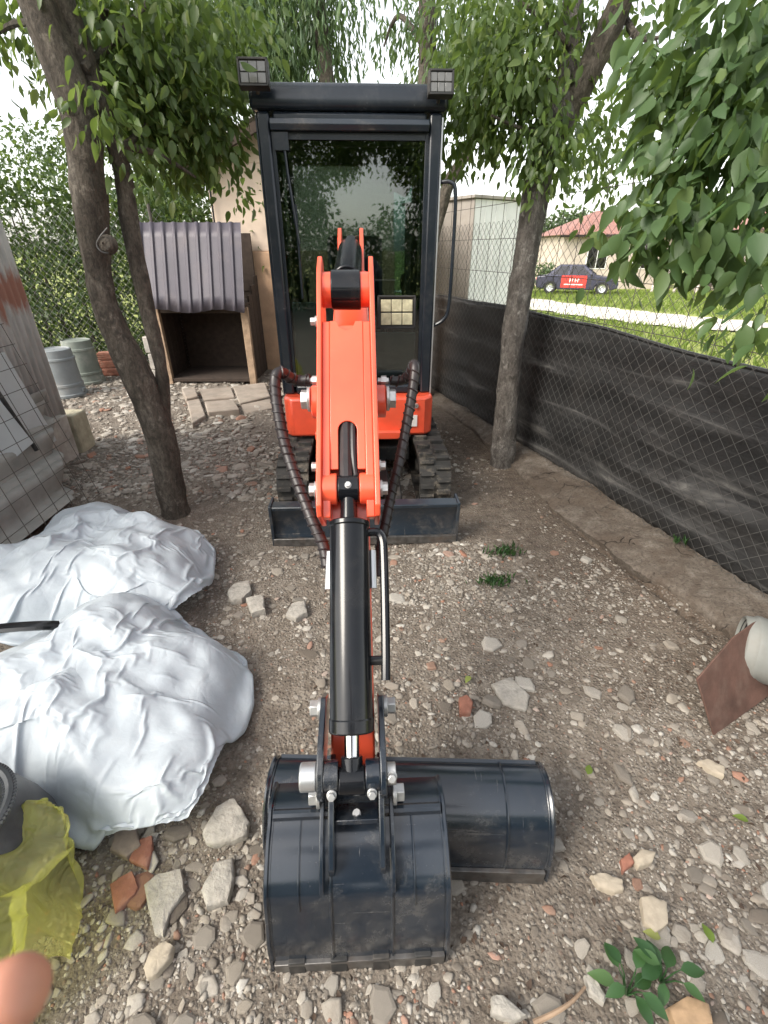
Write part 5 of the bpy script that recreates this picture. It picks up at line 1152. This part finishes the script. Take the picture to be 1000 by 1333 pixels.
# little pile of hollow bricks
for k, (dx, dz, lab) in enumerate(((-.22, 0, 'red brick at the left end of the small pile by the hedge'), (.08, 0, 'red brick at the bottom right of the small pile by the hedge'), (.02, .1, 'red brick on top of the small pile by the hedge'), (.05, .2, 'pale red brick crowning the small pile by the hedge'))):
    a = at(142, 486, Z=.05); mb = MB(); mb.box((a.x + dx, a.y + .02 * k, .08 + dz), (.28, .14, .09), Matrix.Rotation(R(-6 + 7 * k), 3, 'Z'))
    for q in range(3): mb.box((a.x + dx, a.y + .02 * k - .072, .055 + dz + q * .025), (.27, .006, .008), Matrix.Rotation(R(-6 + 7 * k), 3, 'Z'))
    tag(mb.build('brick', M['brick'], bevel=.006), lab, 'brick', 'bricks piled by the hedge')

# ------------------------------------------------------------------ kennel, paving, small house
kn = empty('dog_kennel', (-2.2, 6.4, 0), 0, 'wooden dog kennel with a steep purple brown corrugated roof', 'kennel')
KX0, KX1, KY0, KY1 = -2.72, -1.66, 6.08, 6.82
n = 9; w_ = 1.16; xs_ = []
for k in range(n):
    x0_ = -2.78 + w_ * k / n; xs_ += [(x0_, .022), (x0_ + .022, .022), (x0_ + .036, 0), (x0_ + w_ / n - .014, 0)]
xs_.append((-2.78 + w_, .022))
vs = []; gR = random.Random(2)
for x, h_ in xs_:
    b0 = .89 + .02 * math.sin(x * 9)
    for t in range(7):
        u = t / 6; y = 5.96 + .32 * u; z = b0 + (1.79 - b0) * u; s = -.12 * 0
        vs.append((x + s * u, y - h_ * .93, z + h_ * .35))
mb = MB(); mb.add(vs, [(i * 7 + t, i * 7 + t + 1, (i + 1) * 7 + t + 1, (i + 1) * 7 + t) for i in range(len(xs_) - 1) for t in range(6)])
o = mb.build('roof', M['roof_sheet'], kn, ang=20); sm = o.modifiers.new('thick', 'SOLIDIFY'); sm.thickness = .002
for s, x in ((0, KX0), (1, KX1)):
    for q in range(4):
        mb = MB(); mb.box2((x - .012, KY0 + .05 + q * .182, .04), (x + .012, KY0 + .225 + q * .182, .93 + .1 * q)); mb.build('side_board', M['wood_dark_and_shaded'], kn, .003)  # inner boards, back and floor coloured dark to imitate interior shade
    mb = MB(); mb.box2((x - .045, KY0 - .02, .0), (x + .04, KY0 + .045, .92)); mb.build('post', M['wood'], kn, .005)
for q in range(5):
    mb = MB(); mb.box2((KX0 + .01, KY1 - .02 - .004 * (q % 2), .05 + q * .2), (KX1 - .01, KY1 - .004 * (q % 2), .256 + q * .2)); mb.build('back_board', M['wood_dark_and_shaded'], kn, .003)
mb = MB(); mb.box2((KX0 + .015, KY0 - .01, .05), (KX1 - .02, KY1 - .02, .09)); mb.build('floor_board', M['wood_dark_and_shaded'], kn, .004)
mb = MB(); mb.box2((KX0 - .02, KY0 + .0, .86), (KX1 + .02, KY0 + .04, .93)); mb.build('lintel', M['wood_dark_and_shaded'], kn, .004)
mb = MB(); mb.box2((KX0 - .01, KY0 + .02, .935), (KX1 + .01, KY1, .96)); mb.build('light_stop_board', M['wood_dark_and_shaded'], kn, .003)  # unseen ceiling added to keep light out of the opening
mb = MB(); mb.box2((KX0, KY1 - .03, 1.05), (KX1, KY1, 1.7)); mb.build('back_panel', M['wood_dark_and_shaded'], kn, .004)
pv = empty('paving', (at(290, 525, Z=0).x, at(290, 525, Z=0).y, 0), 0, None, None, None, 'structure')
for q in (([(236, 505), (254, 503), (258, 515), (242, 518)], .1), ([(259, 506), (301, 503), (306, 516), (265, 519)], .06), ([(303, 502), (345, 497), (352, 515), (312, 524)], .06), ([(266, 522), (304, 519), (312, 532), (270, 535)], .09), ([(243, 520), (260, 518), (268, 540), (250, 550)], .07), ([(314, 526), (352, 518), (356, 530), (318, 538)], .04)):
    P = [at(a, b, Z=q[1]) for a, b in q[0]]; mb = MB(); mb.add(P + [Vector((p.x, p.y, -.03)) for p in P], [(0, 1, 2, 3), (7, 6, 5, 4)] + [(i, (i + 1) % 4, 4 + (i + 1) % 4, 4 + i) for i in range(4)])
    mb.build('slab', M['slab'], pv, .012)
mb = MB(); P = [at(a, b, Z=.5) for a, b in ((212, 440), (235, 440))]
for q in range(3):
    mb = MB(); mb.box((-2.86 + .02 * (q % 2), 6.12, .1 + q * .2), (.16, .14, .19)); tag(mb.build('block', M['concrete'], bevel=.01), ('lowest', 'middle', 'topmost')[q] + ' concrete block left of the kennel opening', 'block', 'blocks beside the kennel')

hs_ = empty('small_house', (-1, 8.2, 0), 0, 'small peach plastered house behind the excavator cab', 'house')
HX0, HX1, HY0, HY1 = -2.13, .12, 6.9, 9.4
mb = MB(); mb.box2((HX0, HY0, 1.5), (HX1, HY1, 2.42)); mb.prism([(HX0, 2.42), (HX1, 2.42), ((HX0 + HX1) / 2, 2.9)], HY0, HY1, 'y'); mb.build('upper_wall', M['plaster'], hs_, .01)
mb = MB(); mb.box2((HX0 - .02, HY0 - .025, -.05), (HX1 + .02, HY1, 1.5)); mb.build('lower_wall', M['plaster_low'], hs_, .012)
xm = (HX0 + HX1) / 2
for s in (-1, 1):
    xe = HX0 - .28 if s < 0 else HX1 + .28; ze = 2.42 - .28 * .427; nn = 14; vs = []
    for i in range(nn * 6 + 1):
        y = HY0 - .3 + (HY1 - HY0 + .6) * i / (nn * 6); dz = .025 * math.sin(i / 6 * 6.283)
        for x, z in ((xe, ze), (xm, 2.94)): vs.append((x, y, z + .04 + dz))
    mb = MB(); mb.add(vs, [(i * 2, i * 2 + 1, i * 2 + 3, i * 2 + 2) for i in range(nn * 6)]); o = mb.build('roof', M['fibre'], hs_, ang=70); sm = o.modifiers.new('t', 'SOLIDIFY'); sm.thickness = .008
for y in (HY0 - .25, HY0 + .5, HY0 + 1.3, HY0 + 2.2):
    for s in (-1, 1):
        xe = HX0 - .24 if s < 0 else HX1 + .24; p = Vector((xe, y, 2.42 - .24 * .427 - .02)); q = Vector((xm, y, 2.89)); d = (q - p)
        mb = MB(); mb.box((p + q) / 2, (d.length, .07, .09), Matrix.Rotation(-math.atan2(d.z, d.x), 3, 'Y')); mb.build('rafter', M['wood_dark_and_shaded'], hs_)
mb = MB(); mb.tube([(HX0 + .03, HY0 - .05, 1.6), (HX0 + .04, HY0 - .04, 2.35)], .012, 6); mb.build('cable', M['dark'], hs_)

# ------------------------------------------------------------------ beyond the fence
sh = empty('shed', (1.3, 8.0, 0), R(33), 'boxy shed beyond the fence with one grey and one white side', 'shed')
mb = MB(); mb.box2((-.0, .004, -.1), (1.25, .03, 2.15))
for k in range(1, 6): mb.box2((.21 * k - .006, -.004, -.05), (.21 * k + .006, .006, 2.14))
mb.build('white_wall', M['shed_white'], sh, 0, True, False)
mb = MB(); mb.box2((-.02, 0, -.1), (.0, 1.7, 2.18)); mb.build('grey_wall', M['shed_grey'], sh, 0, True, False)
mb = MB(); mb.box2((-.06, -.04, 2.16), (1.3, 1.75, 2.2)); mb.build('flat_roof', M['shed_grey'], sh, .004, True, False)
mb = MB(); mb.box2((.0, 1.66, -.1), (1.25, 1.7, 2.15)); mb.box2((1.22, .03, -.1), (1.25, 1.66, 2.15)); mb.build('rear_wall', M['shed_grey'], sh, 0, True, False)
# car
CX, CY = at(748, 381, Y=29).x, 29.0; CZ = float(fz(CX, CY)) + .05
car = empty('parked_car', (CX, CY, CZ), R(-22), 'dark blue saloon car with a red printed door panel parked by the road', 'car')
def C(mb, name, mat, parent=None, bevel=0, ang=35): return mb.build(name, mat, parent or car, bevel, True, False, None, ang)
mb = MB(); side_ = [(-2.08, .42), (-2.1, .62), (-2.04, .86), (-1.4, .93), (.75, .93), (1.5, .86), (2.0, .74), (2.12, .58), (2.1, .34), (1.85, .24), (1.72, .24), (1.64, .46), (1.45, .58), (1.22, .58), (1.03, .46), (.95, .22), (-.92, .22), (-1.0, .46), (-1.2, .58), (-1.42, .58), (-1.6, .46), (-1.68, .24), (-2.0, .28)]
mb.prism(side_, -.84, .84, 'y'); C(mb, 'body', M['car_paint'], None, .05)
mb = MB(); lo = [(-1.55, -.74), (.98, -.74), (.98, .74), (-1.55, .74)]; hi = [(-.95, -.56), (.3, -.56), (.3, .56), (-.95, .56)]
mb.add([(x, y, .92) for x, y in lo] + [(x, y, 1.42) for x, y in hi], [(4, 5, 6, 7), (0, 1, 5, 4), (1, 2, 6, 5), (2, 3, 7, 6), (3, 0, 4, 7)]); ch = C(mb, 'cabin', M['car_paint'], None, .04)
def lerp3(a, b, t): return tuple(p + (q - p) * t for p, q in zip(a, b))
for x0_, x1_, u0, u1 in ((-1.32, -.5, -.88, -.42), (-.42, .72, -.34, .2)):
    for s in (-1, 1):
        mb = MB(); mb.add([(x0_, s * .742, .95), (x1_, s * .742, .95), (u1, s * .585, 1.36), (u0, s * .585, 1.36)], [(0, 1, 2, 3)]); C(mb, 'side_window', M['pane'], ch)
        mb = MB()
mb = MB(); mb.add([(.96, -.66, .96), (.96, .66, .96), (.36, .52, 1.385), (.36, -.52, 1.385)], [(0, 1, 2, 3)]); C(mb, 'windscreen', M['pane'], ch)
mb = MB(); mb.add([(-1.535, -.66, .96), (-1.535, .66, .96), (-1.0, .52, 1.385), (-1.0, -.52, 1.385)], [(0, 1, 2, 3)]); C(mb, 'rear_window', M['pane'], ch)
for x in (-1.31, 1.34):
    for s in (-1, 1):
        mb = MB(); mb.lathe((x, s * .7, .32), [(.19, 0), (.3, 0), (.32, .03), (.32, .13), (.3, .16), (.19, .15)], 24, (0, s, 0)); wh = C(mb, 'wheel', M['tyre'])
        mb = MB(); mb.lathe((x, s * .7, .32), [(.01, .13), (.06, .15), (.1, .12), (.19, .14), (.2, .15)], 20, (0, s, 0)); C(mb, 'rim', M['alu'], wh)
for s in (-1, 1):
    mb = MB(); mb.box((2.04, s * .6, .64), (.12, .34, .14)); C(mb, 'headlight', M['lens'], None, .03)
    mb = MB(); mb.box((.72, s * .86, .98), (.12, .16, .11)); C(mb, 'wing_mirror', M['car_paint'], None, .03)
    mb = MB(); mb.box((-2.06, s * .62, .7), (.08, .3, .16)); C(mb, 'tail_light', M['car_red'], None, .02)
mb = MB(); mb.box((2.1, 0, .42), (.06, 1.6, .1)); C(mb, 'bumper_strip', M['white'], None, .02)
mb = MB(); mb.box((2.13, 0, .36), (.02, .5, .11)); C(mb, 'number_plate', M['white'], None, .002)
mb = MB(); mb.box((-.12, -.845, .62), (1.3, .012, .6)); dp_ = C(mb, 'door_print', M['car_red'])
mb = MB()
for k, (w, h_) in enumerate(((.1, .19), (.09, .17), (.1, .19), (.08, .18))): mb.box((-.32 + k * .135, -.855, .68), (w * .35, .012, h_)); mb.box((-.29 + k * .135, -.855, .68 + .06 * (k % 2)), (w * .7, .0115, .04)); 
mb.box((-.12, -.855, .48), (.95, .012, .045)); C(mb, 'white_lettering', M['white'], dp_)
# houses on the far side of the road
def far_house(x0, x1, y0, y1, zg, zw, zr, label, windows):
    e = empty('village_house', ((x0 + x1) / 2, (y0 + y1) / 2, zg), 0, label, 'house'); mb = MB()
    mb.box2((x0, y0, zg - .3), (x1, y1, zw)); mb.build('wall', M['house_wall'], e)
    o_ = .4; a = [(x0 - o_, y0 - o_, zw - .05), (x1 + o_, y0 - o_, zw - .05), (x1 + o_, y1 + o_, zw - .05), (x0 - o_, y1 + o_, zw - .05)]; ym = (y0 + y1) / 2; ins = (y1 - y0) / 2
    mb = MB(); mb.add(a + [(x0 + ins, ym, zr), (x1 - ins, ym, zr)], [(0, 1, 5, 4), (1, 2, 5), (2, 3, 4, 5), (3, 0, 4), (3, 2, 1, 0)]); ro = mb.build('roof', M['clay'], e, 0, False)
    mb = MB()
    for k in range(int((x1 - x0) / .5)):
        x = x0 + .2 + k * .5; t = min(1, (x - x0 + o_) / (ins + o_), (x1 + o_ - x) / (ins + o_)); mb.tube([(x, y0 - o_, zw - .02), (x, y0 - o_ + (ins + o_) * t, zw - .02 + (zr - zw) * t)], .06, 5)
    mb.build('roof_tile_rib', M['clay'], ro)['kind'] = 'stuff'
    mb = MB(); mb.box2((x0 - o_, y0 - o_ - .1, zw - .2), (x1 + o_, y0 - o_, zw - .05)); mb.build('gutter', M['wood_dark_and_shaded'], e)
    for x, w, zb, zt in windows:
        mb = MB(); mb.box2((x - .06, y0 - .04, zb - .06), (x + w + .06, y0 + .02, zt + .06)); wo_ = mb.build('window', M['white'], e)
        mb = MB(); mb.box2((x, y0 - .05, zb), (x + w / 2 - .03, y0 - .042, zt)); mb.box2((x + w / 2 + .03, y0 - .05, zb), (x + w, y0 - .042, zt)); mb.build('pane', M['pane'], wo_)
far_house(12.2, 20, 37, 43, -.9, 2.45, 3.95, 'beige village house with a red hipped roof behind the parked car', ((14.0, 1.3, .4, 1.9), (17.2, 1.2, .4, 1.9)))
far_house(23, 32, 33, 39, -.8, 2.6, 4.9, 'pale village house with a red roof seen through the hanging leaves', ((24.2, 1.2, .5, 1.9), (27.5, 1.2, .5, 1.9)))
ws = at(770, 372, Y=36)
wl = empty('boundary_wall', (21, 32.5, 0), 0, 'low pale wall on the far side of the road', 'wall'); mb = MB(); mb.box2((18.4, 32.3, -1.0), (23.4, 32.6, 1.4)); mb.build('wall', M['house_wall'], wl, .03)
g = random.Random(9)
for k in range(12):
    x = 15.2 + k * .42 + g.random() * .2; lean = .9 + .4 * g.random(); mb = MB(); zz = float(fz(x, 30)); mb.tube([(x, 29.8, zz), (x + lean, 31.5, zz + 2.1 + .5 * g.random())], .07, 6)
    tag(mb.build('pole', M['wood_dark_and_shaded'] if k % 3 else M['house_wall']), 'dark pole leaning in the row across the road' if k % 3 else 'pale pole leaning in the row across the road', 'pole', 'poles leaning across the road')
for j, (x, y, h_, w_, n, lab) in enumerate(((10.5, 46, 6.0, 3.0, 2600, 'dark round tree behind the red hipped roof'), (16.5, 50, 6.5, 3.5, 2400, 'broad tree far behind the beige house'), (6.5, 44, 4.6, 2.6, 2000, 'low grey green tree far behind the shed'), (30, 48, 7, 4, 2200, 'large tree behind the pale house'), (20.6, 30.6, 1.3, 1.0, 900, 'yellowish bush beside the leaning poles'), (24, 29, 1.2, 1.4, 900, 'leafy bush in front of the pale house'), (9.8, 33, 1.6, 1.0, 700, 'green bush just behind the parked car'))):
    z0_ = float(fz(x, y)); tr_ = empty('tree' if h_ > 2 else 'bush', (x, y, z0_), 0, lab, 'tree' if h_ > 2 else 'bush')
    mb = MB(); limb(mb, [(x, y, z0_ - .2), (x + .1, y, z0_ + h_ * .35), (x, y, z0_ + h_ * .75)], [.04 * h_, .03 * h_, .01 * h_], 8, j); mb.build('trunk', M['bark'], tr_)
    g = random.Random(j + 40); bl_ = []
    for k in range(12):
        a = g.random() * 6.283; r = w_ * (.2 + .6 * g.random()); bl_.append((Vector((x + math.cos(a) * r, y + math.sin(a) * r * .8, z0_ + h_ * (.3 + .6 * g.random()))), (w_ * .4, w_ * .4, h_ * .16), n // 12))
    crown(tr_, bl_, .05 * h_ + .1, .6, M['far_leaf'], .4, 70 + j, 0, .04 * h_ + .1, 18)
# grass blades on the field near the road
def blades(name, X, Y, Z, hgt, mat, seed, wid=.12, parent=None):
    g = np.random.default_rng(seed); n = len(X); A = g.normal(size=(n, 3)) * .45; A[:, 2] = 1; A /= np.linalg.norm(A, axis=1)[:, None]
    N = g.normal(size=(n, 3)); N -= A * (N * A).sum(1)[:, None]; N /= np.linalg.norm(N, axis=1)[:, None]
    return leaf_batch(name, np.stack([X, Y, Z], -1), A, N, hgt * (.5 + g.random(n)), g.random(n), wid, mat, parent)
gg = np.random.default_rng(4); n = 60000; X = 1 + 26 * gg.random(n); Y = 6 + 27 * gg.random(n) ** 1.2
RP = np.array([(p.x, p.y) for p in pts_road]) if 'pts_road' in globals() else np.array([(1.5, 33), (4.6, 26.5), (6.4, 20), (7.6, 15.6), (9.2, 12.6), (13, 9.6), (24, 7)])
dmin = np.full(n, 1e9)
for a, b in zip(RP[:-1], RP[1:]):
    ab = b - a; t = np.clip(((X - a[0]) * ab[0] + (Y - a[1]) * ab[1]) / (ab @ ab), 0, 1); dmin = np.minimum(dmin, np.hypot(X - a[0] - t * ab[0], Y - a[1] - t * ab[1]))
k = (dmin > 1.75) & (X > fence_x(Y) + .4) & (gg.random(n) < .35 + fbm(X * .8, Y * .8, 3)); X, Y = X[k], Y[k]
o = blades('grass', X, Y, fz(X, Y) - .02, .15, M['grass'], 6, .16); tag(o, 'sunlit grass on both sides of the road', 'grass', kind='stuff')

x, y = np.random.default_rng(12).uniform(-.3, 1.7, 2600), np.random.default_rng(13).uniform(.3, 4.2, 2600)
k = (x < fence_x(y) - .1) & (fbm(x * 2.5, y * 2.5, 88, 3) > .47); x, y = x[k], y[k]; g_ = np.random.default_rng(14); n = len(x)
A = g_.normal(size=(n, 3)); A[:, 2] *= .25; A /= np.linalg.norm(A, axis=1)[:, None]; N = g_.normal(size=(n, 3)) * .3 + np.array([0, 0, 1]); N -= A * (N * A).sum(1)[:, None]; N /= np.linalg.norm(N, axis=1)[:, None]
o = leaf_batch('leaf_litter', np.stack([x, y, gz(x, y) + .006], -1), A, N, .008 + .018 * g_.random(n) ** 2, g_.random(n), .6, simple('dry_leaf', (.07, .045, .03), .8, 0, .5, 20, 0)); tag(o, 'brown crumbs of dry leaves on the bare soil', 'leaf litter', kind='stuff')
# ------------------------------------------------------------------ small plants, fallen leaves, stick
for px, py, n, lab in ((655, 720, 80, 'small grass tuft right of the dozer blade, farther of two'), (642, 758, 90, 'small grass tuft right of the dozer blade, nearer of two'), (885, 706, 26, 'tiny green tuft on the footing by the fence')):
    c = at(px, py, Z=.0 if px < 800 else .1); gg = np.random.default_rng(px); X = c.x + gg.normal(size=n) * .05; Y = c.y + gg.normal(size=n) * .025
    tag(blades('grass_tuft', X, Y, gz(X, Y) + (0 if px < 800 else .1), .045, M['weed'], px, .16), lab, 'grass')
for px, py, n, lab in ((822, 1285, 9, 'leafy green weed at the lower right, left of two'), (866, 1270, 7, 'leafy green weed at the lower right, right of two')):
    c = at(px, py, Z=.03); e = empty('weed', (c.x, c.y, float(gz(c.x, c.y))), 0, lab, 'weed'); g = random.Random(px)
    mb = MB()
    for k in range(n):
        a = k * 2.4 + g.random(); r_ = .012 + .028 * g.random(); b = Vector((math.cos(a) * r_, math.sin(a) * r_, .03 + .05 * g.random())); mb.tube([(0, 0, -.01), b * .6 + Vector((0, 0, .01)), b], [.0022, .0018, .0012], 5)
        ax_ = Vector((math.cos(a), math.sin(a), .25 - .5 * g.random())).normalized(); nn = Vector((-.3 * math.cos(a), -.3 * math.sin(a), 1)); nn = (nn - ax_ * nn.dot(ax_)).normalized(); bb = ax_.cross(nn)
        lo_ = link('leaf', leaf_mesh(.52, M['weed']), None, e); lo_.matrix_local = Matrix.Translation(b) @ Matrix((bb, ax_, nn)).transposed().to_4x4() @ Matrix.Scale(.045 + .025 * g.random(), 4)
    mb.build('stem', M['weed'], e, 0, True, False)
for px, py, lab in ((766, 1005, 'bright yellow green leaf fallen right of the wide bucket'), (612, 880, 'yellow green leaf fallen beside a red brick lump'), (930, 1225, 'yellowish leaf fallen near the right weed'), (975, 1068, 'green leaf fallen near the right edge'), (862, 1218, 'pale green leaf fallen above the right weed')):
    c = at(px, py, Z=.02); o = link('fallen_leaf', leaf_mesh(.6, M['grass']), None); o.location = (c.x, c.y, float(gz(c.x, c.y)) + .016); o.scale = (.04,) * 3; o.rotation_euler = (.15, .1, px); tag(o, lab, 'leaf')
mb = MB(); P = smooth_path([at(695, 1331, Z=.02), at(722, 1318, Z=.025), at(745, 1303, Z=.02), at(762, 1284, Z=.015)], 5); mb.tube(P, [.006 - .0002 * i for i in range(len(P))], 7); tag(mb.build('stick', M['wood']), 'thin dry grey stick on the gravel near the weeds', 'stick')

# ------------------------------------------------------------------ the photographer's hand at the lens
def cam_pt(px, py, d): return Vector((0, CT, -SN)) * d + Vector(((px - 500) / F * d, 0, 0)) + Vector((0, SN, CT)) * ((666 - py) / F * d) + Vector((0, 0, H))
hand = bpy.data.meshes.new('person'); base = cam_pt(-420, 1560, .145)
jo = [base, cam_pt(-230, 1480, .14)]; ed = [(0, 1)]; rad = [.026, .03]
def chain(start, pts, rs):
    p = start
    for q, r_ in zip(pts, rs): jo.append(q); rad.append(r_); ed.append((p, len(jo) - 1)); p = len(jo) - 1
chain(1, [cam_pt(-110, 1395, .13), cam_pt(-45, 1340, .122), cam_pt(15, 1296, .118), cam_pt(44, 1276, .117)], [.0125, .0098, .0092, .0076])
for k in range(3): chain(1, [cam_pt(-150 - 50 * k, 1480 + 60 * k, .118), cam_pt(-110 - 50 * k, 1500 + 60 * k, .1), cam_pt(-150 - 50 * k, 1530 + 60 * k, .088), cam_pt(-200 - 45 * k, 1540 + 60 * k, .09)], [.012, .0092, .0085, .007])
chain(0, [cam_pt(-330, 1400, .15), cam_pt(-260, 1310, .15), cam_pt(-215, 1260, .145)], [.015, .011, .008])
hand.from_pydata([tuple(p) for p in jo], ed, []); hand.materials.append(M['skin']); ho = bpy.data.objects.new('person', hand); COL.objects.link(ho)
sk = ho.modifiers.new('skin', 'SKIN'); sk.use_smooth_shade = True
for v, r_ in zip(hand.skin_vertices[0].data, rad): v.radius = (r_, r_)
hand.skin_vertices[0].data[0].use_root = True
ss = ho.modifiers.new('sub', 'SUBSURF'); ss.levels = 2; ss.render_levels = 2
tag(ho, "person whose blurred bare fingertip reaches in at the bottom left corner", 'person')

V, Fc = sheet(-9, 9, -12, -1.1, .15, lambda x, y: gz(x, y) - .01)
tag(link('yard', np_mesh('yard', V, Fc, M['ground'], True, {'soil': np.full(len(V), .3)})), kind='structure')
bh = empty('hedge', (0, -8.6, 0), 0, 'long garden hedge behind the viewer, mirrored in the windscreen', 'hedge')
hb = []; g = random.Random(8)
for i in range(40):
    x = -7.5 + i * .38; zt = 1.75 + .25 * g.random() + (0 if -.5 < x < 1.9 else 1.9) + (.8 if .9 < x < 1.3 else 0)
    for z in np.arange(.3, zt, .5): hb.append((Vector((x, -8.6 + .4 * g.random(), float(z))), (.4, .4, .36), 230))
crown(bh, hb, .13, .5, M['hedge'], .3, 141, 0, .13, 18)
mb = MB()
for i in range(14): x = -7.2 + i * 1.05; mb.tube([(x, -8.5, -.1), (x, -8.5, 1.6)], [.04, .015], 6)
mb.build('stem', M['bark'], bh)
# the photographer standing behind the phone
def skinned(name, pts, mat, parent=None, lv=2):
    """pts: list of chains; every chain is a list of (point, radius), first chain holds the root"""
    me = bpy.data.meshes.new(name); V, Ed, Rd, idx = [], [], [], {}
    for ch in pts:
        prev = None
        for p, q in ch:
            k = tuple(round(c, 4) for c in p)
            if k not in idx: idx[k] = len(V); V.append(k); Rd.append(q)
            if prev is not None: Ed.append((prev, idx[k]))
            prev = idx[k]
    me.from_pydata(V, Ed, []); me.materials.append(mat); o = bpy.data.objects.new(name, me); COL.objects.link(o)
    if parent is not None: o.parent = parent
    m = o.modifiers.new('skin', 'SKIN'); m.use_smooth_shade = True
    for v, q in zip(me.skin_vertices[0].data, Rd): v.radius = (q, q)
    me.skin_vertices[0].data[0].use_root = True
    m = o.modifiers.new('sub', 'SUBSURF'); m.levels = m.render_levels = lv; return o
M['navy'] = simple('navy_cotton', (.03, .035, .05), .85, 0, .2, 30, .2); M['denim'] = simple('dark_denim', (.04, .05, .075), .85, 0, .2, 30, .2); M['hair'] = simple('dark_hair', (.02, .015, .012), .6, 0, .3, 80, .4)
yb = -.48
skinned('shirt', [[((0, yb, .98), .15), ((0, yb, 1.15), .15), ((0, yb, 1.32), .165), ((0, yb + .01, 1.43), .09)], [((0, yb, 1.32), .165), ((-.2, yb + .02, 1.36), .07), ((-.29, yb + .16, 1.2), .055), ((-.27, yb + .3, 1.3), .045)], [((0, yb, 1.32), .165), ((.2, yb + .02, 1.36), .07), ((.29, yb + .16, 1.2), .055), ((.24, yb + .34, 1.3), .045)]], M['navy'], ho)
skinned('trousers', [[((0, yb, .95), .14), ((-.1, yb, .86), .095), ((-.11, yb + .02, .5), .07), ((-.12, yb, .1), .055)], [((0, yb, .95), .14), ((.1, yb, .86), .095), ((.11, yb + .02, .5), .07), ((.12, yb, .1), .055)]], M['denim'], ho)
for sx in (-1, 1): skinned('shoe', [[((sx * .12, yb - .05, .045), .045), ((sx * .12, yb + .06, .045), .045), ((sx * .13, yb + .17, .035), .035)]], M['dark'], ho)
skinned('head', [[((0, yb + .02, 1.42), .05), ((0, yb + .03, 1.5), .055), ((0, yb + .04, 1.6), .085), ((0, yb + .03, 1.7), .085)], [((0, yb + .04, 1.6), .085), ((0, yb + .14, 1.59), .014)]], M['skin'], ho)
skinned('hair', [[((0, yb, 1.66), .093), ((0, yb + .02, 1.74), .08)]], M['hair'], ho)

# ------------------------------------------------------------------ behind the viewer (mirrored in the windscreen): garden trees, the last one added to darken the glass
for j, (x, y, h_, w_, n, lab) in enumerate(((-3.0, -6.5, 4.4, 1.3, 6500, 'garden tree behind the viewer, nearest the left fence'), (2.6, -8.0, 4.0, .8, 5200, 'slim garden tree behind the viewer, mirrored mid windscreen'), (4.2, -7, 4.6, 1.5, 3200, 'garden tree behind the viewer, right in the windscreen mirror image'), (-1.4, -9.6, 3.4, 1.0, 2200, 'unseen tree added behind the viewer, its boughs darkening the upper windscreen reflection'))):
    tr_ = empty('tree', (x, y, 0), 0, lab, 'tree'); mb = MB(); limb(mb, [(x, y, -.1), (x + .05, y, h_ * .4), (x - .1, y, h_ * .8)], [.12, .09, .04], 9, j); mb.build('trunk', M['bark'], tr_)
    g = random.Random(j + 90); bl_ = []
    for k in range(14):
        a = g.random() * 6.283; r = w_ * (.3 + .7 * g.random()); bl_.append((Vector((x + math.cos(a) * r, y + math.sin(a) * r * .8, h_ * (.15 + .8 * g.random()))), (.5, .5, .4), n // 14))
    if j == 3: bl_ = [(Vector((x - 2.4 + k * .62, y + .6 * (k % 2), 3.75 + .42 * (k % 3))), (.75, .6, .55), 1700) for k in range(12)]  # added boughs, placed to darken the top of the windscreen reflection
    crown(tr_, bl_, .12, .5, M['leaf'], .5, 150 + j, 0, .15, 18)
